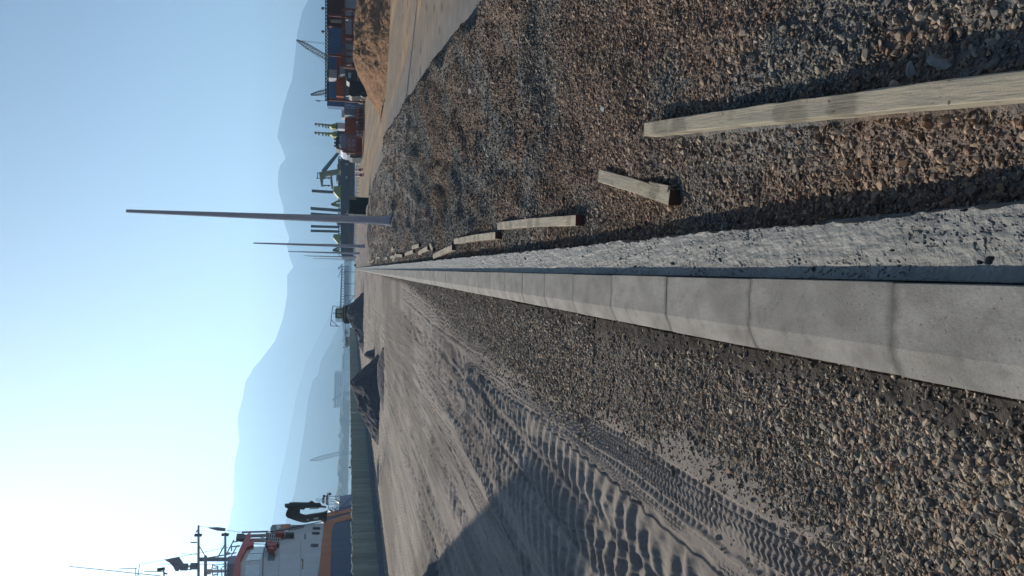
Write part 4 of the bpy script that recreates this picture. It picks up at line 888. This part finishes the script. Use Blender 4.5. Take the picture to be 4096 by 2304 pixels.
# ------------------------------------------------------------------ the ship lying behind the fence
S0 = np.array([-23.8, 62.0, 0.]); SD = np.array([-.0861, .9963, 0.]); SN = np.array([.9963, .0861, 0.])    # along the side, outward normal
def sp(x, y, off=0.):                          # photo point -> point on the ship's side plane, moved off outboard
    r = ray(x, y); o = np.array([0, 0, CZ]); t = ((S0+SN*off-o)@SN)/(r@SN); return o+r*t
def sl(pts, off=0.): return [sp(x, y, off) for x, y in pts]
c1 = lambda rx, ry: (800+rx*.25233, 2000+ry*.25233)       # zoom crop coordinates
c2 = lambda rx, ry: (200+rx*.46584, 1900+ry*.46584)
c3 = lambda rx, ry: (1050+rx*.31339, 1850+ry*.31339)
P = Part('ship', (-24.5, 66, -2.9), 'blue and orange hulled ship with a pale superstructure moored behind the green fence', 'ship')
def sh(name, pts, off, dep, m_, parent=None, f=c1):
    mb = MB(); mb.prism(sl([f(*p) for p in pts], off), SN*(-dep)); return P.add(name, mb, m_, parent)
H_ = sh('hull', [(1975, 330), (1900, 1290), (1870, 1700), (2800, 1700), (2800, -20), (2215, -45), (2215, -20), (2205, 150), (1990, 215)], 0, 9, 'hull_blue')
sh('orange_band', [(1962, 420), (1875, 1205), (1830, 1700), (2030, 1700), (2065, 1205), (2090, 480), (2115, 390), (2180, 350), (2400, 300), (2600, 265), (2600, 190), (2300, 235), (2130, 290), (1975, 345)], .04, .1, 'hull_orange', H_)
sh('orange_stripe', [(1992, 225), (1985, 270), (2100, 255), (2300, 205), (2600, 150), (2600, 80), (2300, 150), (2150, 185)], .04, .1, 'hull_orange', H_)
sh('bulwark_step', [(2220, -60), (2215, 120), (2500, 60), (2500, -110)], .02, 2, 'hull_pale', H_)
sh('rub_rail', [(1870, 1085), (1866, 1700), (1874, 1700), (1876, 1085)], .1, .2, 'ship_grey', H_)
W_ = sh('superstructure', [(1210, 480), (1270, 520), (1250, 830), (1215, 940), (1205, 1205), (1195, 1700), (1848, 1700), (1885, 1205), (1935, 620), (1975, 368), (1650, 385), (1440, 470)], -.05, 7.5, 'ship_white')
sh('upper_deck', [(1065, 700), (1270, 690), (1250, 840), (1215, 950), (1205, 1205), (1195, 1700), (950, 1700), (970, 1205), (985, 1000), (1030, 740)], -.35, 6.5, 'ship_white')
B_ = sh('bridge', [(780, 740), (1020, 735), (1000, 960), (985, 1205), (960, 1700), (600, 1700), (628, 990), (660, 900)], -.25, 6.0, 'ship_white')
R_ = sh('bridge_roof', [(805, 495), (790, 560), (800, 720), (745, 740), (640, 930), (625, 1205), (600, 1700), (500, 1700), (520, 1205), (560, 930), (690, 640), (740, 545)], .1, 6.5, 'ship_red')
sh('roof_fin', [(860, 605), (800, 650), (800, 720), (850, 720)], 0, .4, 'ship_red', R_)
for nm, pts, mm in (('window', [(790, 745), (1008, 740), (995, 840), (768, 848)], 'glass_pale'), ('window', [(766, 858), (992, 850), (968, 945), (722, 965)], 'glass_pale'), ('window', [(730, 1040), (920, 1018), (945, 1030), (940, 1205), (722, 1205)], 'glass_dark'),
                    ('window', [(722, 1225), (940, 1225), (936, 1420), (715, 1420)], 'glass_dark')):
    wn = sh(nm, pts, -.21, .05, mm, B_)
for pts in ([(1078, 845), (1195, 845), (1180, 950), (1070, 955)], [(1020, 990), (1210, 985), (1200, 1205), (1010, 1205)], [(1008, 1225), (1195, 1225), (1190, 1500), (1000, 1500)]): sh('side_panel', pts, -.3, .06, 'ship_grey' if pts[0][0] == 1078 else 'ship_white', W_)
sh('recess_shade', [(1045, 515), (1285, 545), (1250, 695), (1045, 700)], .02, .5, 'black', W_)  # black slab on the wall paints the shade of the open deck
mb = MB()
for i in range(6): mb.bar(sp(*c1(1100+i*35, 545), .12), sp(*c1(1085+i*33, 695), .12), .05)
for y in (550, 605, 650): mb.bar(sp(*c1(1060, y-8), .12), sp(*c1(1280, y+5), .12), .05)
P.add('deck_railing', mb, 'white', W_)
sh('wheelhouse_wing', [(1150, 392), (1430, 378), (1450, 410), (1420, 450), (1215, 480), (1115, 495), (1115, 440)], .05, 2.2, 'ship_grey'); sh('orange_panel', [(1290, 390), (1415, 382), (1412, 440), (1300, 462)], .07, .1, 'hull_orange', W_)
sh('name_patch', [(1212, 400), (1275, 394), (1282, 440), (1215, 470)], .07, .1, 'white', W_)
sh('sloping_side', [(1450, 395), (1648, 392), (1648, 430), (1400, 480)], .03, .5, 'ship_grey', W_)
sh('life_raft', [(1190, 500), (1330, 490), (1345, 510), (1335, 530), (1200, 528)], .5, .5, 'red', W_); sh('exhaust_stub', [(1350, 510), (1490, 512), (1490, 540), (1350, 540)], .4, .4, 'black', W_)
sh('rescue_gear', [(1060, 665), (1120, 640), (1180, 670), (1220, 690), (1200, 715), (1130, 735), (1060, 715)], .5, .5, 'red', W_); sh('rescue_gear', [(1085, 745), (1140, 738), (1185, 755), (1175, 778), (1085, 772)], .5, .4, 'red', W_)
for a in ((1785, 430, 1910, 460), (1772, 507, 1900, 537), (1750, 695, 1880, 735)):
    x0, y0, x1, y1 = a; r_ = (y1-y0)/2; pts = [(x0+r_, y0), (x1-r_, y0), (x1, y0+r_), (x1-r_, y1), (x0+r_, y1), (x0, y0+r_)]
    f_ = sh('porthole_frame', [(x+(3 if x > 1830 else -3), y+(3 if y > (y0+y1)/2 else -3)) for x, y in pts], .0, .04, 'ship_grey', W_); sh('porthole', pts, .03, .04, 'dark_steel', W_)
sh('vent', [(1655, 535), (1680, 535), (1678, 600), (1652, 605)], .03, .08, 'ship_grey', W_); sh('rust_stain', [(1605, 935), (1630, 925), (1640, 960), (1635, 1085), (1615, 1095), (1622, 990)], -.03, .03, 'rust', W_)
sh('seam', [(1255, 830), (1260, 830), (1250, 1205), (1245, 1205)], -.02, .06, 'ship_grey', W_); sh('seam', [(1595, 640), (1600, 640), (1600, 1205), (1594, 1205)], -.03, .04, 'ship_grey', W_)
# dark box and posts at the front of the bridge
sh('lamp_box', [(585, 533), (700, 530), (715, 560), (690, 612), (570, 612)], -.2, .25, 'dark_steel')
for pts, w_ in (([(665, 512), (1085, 500)], .16), ([(700, 575), (1045, 560)], .28), ([(640, 640), (1050, 630)], .28), ([(860, 665), (1050, 665)], .07), ([(860, 695), (1040, 700)], .07), ([(940, 585), (1040, 608)], .06)):
    mb = MB(); mb.bar(sp(*c1(*pts[0]), -.6), sp(*c1(*pts[1]), -.6), w_); P.add('stanchion', mb, 'ship_grey')
def sb(name, segs, w_, m_, off=-3.0, parent=None, f=c1):
    if name in ('lamp', 'deck_gear', 'aerial', 'yardarm') and len(segs) > 1: return [sb(name, [q], w_, m_, off, parent, f) for q in segs][0]
    mb = MB()
    for a, b in segs: mb.bar(sp(*f(*a), off), sp(*f(*b), off), w_, seg=5)
    return P.add(name, mb, m_, parent)
# mast group (traced in the wide crop c2)
mst = sb('mast', [((1275, 725), (1640, 725))], .42, 'ship_grey', f=c2)
sb('yardarm', [((1275, 438), (1275, 960))], .26, 'ship_grey', f=c2, parent=mst); sb('yardarm', [((1505, 500), (1505, 960))], .24, 'ship_grey', f=c2, parent=mst); sb('yardarm', [((1335, 700), (1335, 960))], .32, 'ship_grey', f=c2, parent=mst)
sb('brace', [((1280, 608), (1332, 700)), ((1500, 600), (1435, 718)), ((1340, 715), (1600, 668)), ((1578, 560), (1510, 690)), ((1600, 620), (1555, 700)), ((1558, 595), (1558, 650)), ((1575, 575), (1640, 565)), ((1560, 615), (1630, 612)), ((1545, 668), (1515, 672))], .13, 'ship_grey', f=c2, parent=mst)
sb('brace', [((1480, 765), (1560, 762)), ((1480, 790), (1560, 770)), ((1470, 800), (1480, 900)), ((1505, 820), (1570, 800)), ((1500, 850), (1575, 870)), ((1440, 780), (1440, 900)), ((1530, 750), (1530, 900))], .10, 'ship_grey', f=c2, parent=mst)
sb('lamp', [((1243, 517), (1302, 517)), ((1475, 513), (1533, 513))], .36, 'dark_steel', f=c2, parent=mst); sb('aerial', [((1207, 580), (1262, 578)), ((1270, 470), (1255, 492))], .14, 'dark_steel', f=c2, parent=mst)
sb('halyard', [((1278, 440), (1360, 450)), ((1360, 450), (1510, 473)), ((1510, 473), (1640, 492)), ((775, 765), (985, 727)), ((985, 727), (1640, 600)), ((1275, 767), (1480, 768)), ((1125, 675), (1275, 682)), ((940, 763), (1125, 767))], .045, 'dark_steel', f=c2, parent=mst)
sh('furled_flag', [(1365, 449), (1440, 447), (1508, 455), (1505, 475), (1435, 470)], -3, .12, 'flag', mst, f=c2)
sh('flag', [(985, 725), (1110, 703), (1128, 730), (1145, 755), (1122, 790), (1102, 822), (1075, 818), (1055, 780), (1025, 748)], -3, .06, 'flag', mst, f=c2)
for (cx0, cx1, cy, h2) in ((1125, 1178, 790, 34), (1210, 1264, 783, 32)):
    a_, b_ = sp(*c2(cx1, cy), -3), sp(*c2(cx0, cy), -3); mb = MB(); mb.bar(a_, b_, 2*h2*.46584*.0215, seg=12); P.add('radar_drum', mb, 'ship_grey', mst)
sb('drum_bracket', [((1178, 770), (1210, 790)), ((1178, 800), (1210, 775)), ((1178, 812), (1215, 812))], .1, 'ship_grey', f=c2, parent=mst)
sb('aerial', [((165, 785), (440, 813)), ((440, 813), (950, 866)), ((595, 807), (750, 800)), ((735, 800), (738, 880)), ((770, 765), (752, 880)), ((752, 848), (790, 880)), ((808, 828), (975, 830))], .07, 'dark_steel', f=c2, parent=mst)
sb('camera_unit', [((918, 815), (985, 805))], .34, 'dark_steel', f=c2, parent=mst); sb('camera_unit', [((975, 800), (980, 880)), ((980, 840), (1005, 850))], .14, 'dark_steel', f=c2, parent=mst)
sb('radar_scanner', [((1398, 770), (1440, 790)), ((1440, 790), (1440, 850)), ((1440, 850), (1398, 862)), ((1398, 770), (1388, 815)), ((1388, 815), (1398, 862)), ((1400, 800), (1440, 800))], .12, 'white', f=c2, parent=mst)
mb = MB(); mb.bar(sp(*c2(1345, 832), -3), sp(*c2(1380, 830), -3), .5, seg=10); P.add('radome', mb, 'white', mst); sb('post', [((1380, 826), (1570, 824))], .30, 'white', f=c2, parent=mst)
sh('bridge_top_locker', [(1530, 700), (1600, 690), (1585, 760), (1520, 760)], -2.2, 2, 'ship_grey', R_, f=c2)
# mooring line from roof down the side, cable to the crane
sb('cable', [((1985, 330), (1440, 445)), ((1440, 445), (1330, 478)), ((1330, 478), (1100, 500)), ((1100, 500), (1040, 700)), ((1040, 700), (1000, 900)), ((1000, 900), (992, 1205)), ((992, 1205), (985, 1500))], .09, 'dark_steel', off=.5)
sb('cable', [((1425, 560), (1410, 590)), ((1410, 590), (1285, 635)), ((2400, -50), (2140, 225)), ((1130, 785), (1040, 825))], .06, 'dark_steel', off=.3)
# foredeck rails and posts
sb('foredeck_rail', [((2100, 110), (2100, 210)), ((2165, 100), (2165, 205)), ((2040, 65), (2215, 65)), ((2040, 130), (2210, 125)), ((2040, -60), (2230, -55)), ((2035, -20), (2215, 20)), ((2060, 30), (2200, 20)), ((1840, -20), (2040, 20)), ((1840, 10), (2040, 45)), ((2035, -110), (2035, 140)), ((2240, -115), (2225, 60)), ((2150, -70), (2150, 10))], .10, 'white', off=-1.0)
sb('deck_gear', [((2020, -95), (2080, -95)), ((2015, -60), (2015, 60)), ((1955, -30), (1955, 35)), ((1950, -60), (1985, -60)), ((1930, 330), (1975, 350)), ((2050, 165), (2090, 185)), ((2130, 160), (2200, 185)), ((2150, 0), (2220, 45))], .35, 'dark_steel', off=-1.4)
# knuckle-boom crane on the foredeck
P = Part('deck_crane', tuple(dY(*c3(815, 660), 84)), 'black folded knuckle-boom crane standing on the ship foredeck', 'crane')
def kb(name, pts, off, dep, m_, parent=None): mb = MB(); mb.prism(pl([c3(*p) for p in pts], 82-off), (0, dep*.45, 0)); return P.add(name, mb, m_, parent)
main_ = kb('main_boom', [(300, 640), (296, 680), (318, 706), (420, 742), (500, 765), (545, 770), (640, 752), (760, 735), (805, 740), (830, 620), (800, 640), (720, 655), (640, 665), (550, 682), (500, 670), (470, 655), (478, 610), (460, 590), (345, 592), (318, 605)], -1.5, 1.0, 'black')
kb('jib', [(283, 535), (284, 572), (305, 580), (345, 600), (440, 606), (485, 598), (530, 604), (548, 582), (700, 580), (725, 578), (760, 574), (812, 582), (808, 568), (750, 560), (748, 540), (720, 520), (690, 528), (655, 520), (640, 505), (622, 498), (600, 508), (594, 520), (480, 518), (400, 516), (345, 520), (330, 535)], -1.7, .8, 'dark_steel')
kb('knuckle', [(350, 560), (350, 620), (370, 655), (440, 658), (478, 640), (478, 600), (440, 575)], -1.35, 1.3, 'black')
kb('hydraulic_ram', [(600, 588), (720, 583), (720, 590), (602, 595)], -1.5, .15, 'dark_steel'); kb('tip_fitting', [(755, 560), (812, 564), (812, 580), (750, 578)], -1.6, .4, 'rust')
kb('marking_plate', [(652, 705), (716, 698), (716, 722), (654, 728)], -1.47, .04, 'ship_grey', main_); kb('marking_plate', [(562, 727), (592, 720), (590, 738), (566, 740)], -1.47, .04, 'ship_grey', main_)
kb('pedestal', [(790, 640), (822, 636), (818, 738), (795, 742)], -1.6, 1.2, 'dark_steel')

# ------------------------------------------------------------------ air over the bay
mb = MB(); mb.box((-9500, -300, -9), (9500, 7600, 960))
hz = mb.build('haze', 'black', base=(0, 0, 0)); m = bpy.data.materials.new('haze'); m.use_nodes = True; t = m.node_tree; t.nodes.clear()
o_ = t.nodes.new('ShaderNodeOutputMaterial'); v_ = t.nodes.new('ShaderNodeVolumePrincipled'); v_.inputs['Color'].default_value = (.46, .73, 1.0, 1); v_.inputs['Density'].default_value = HAZE; v_.inputs['Anisotropy'].default_value = .55
t.links.new(v_.outputs[0], o_.inputs['Volume']); hz.data.materials.clear(); hz.data.materials.append(m); tag(hz, 'pale blue haze hanging over the whole bay', 'haze', kind='stuff')
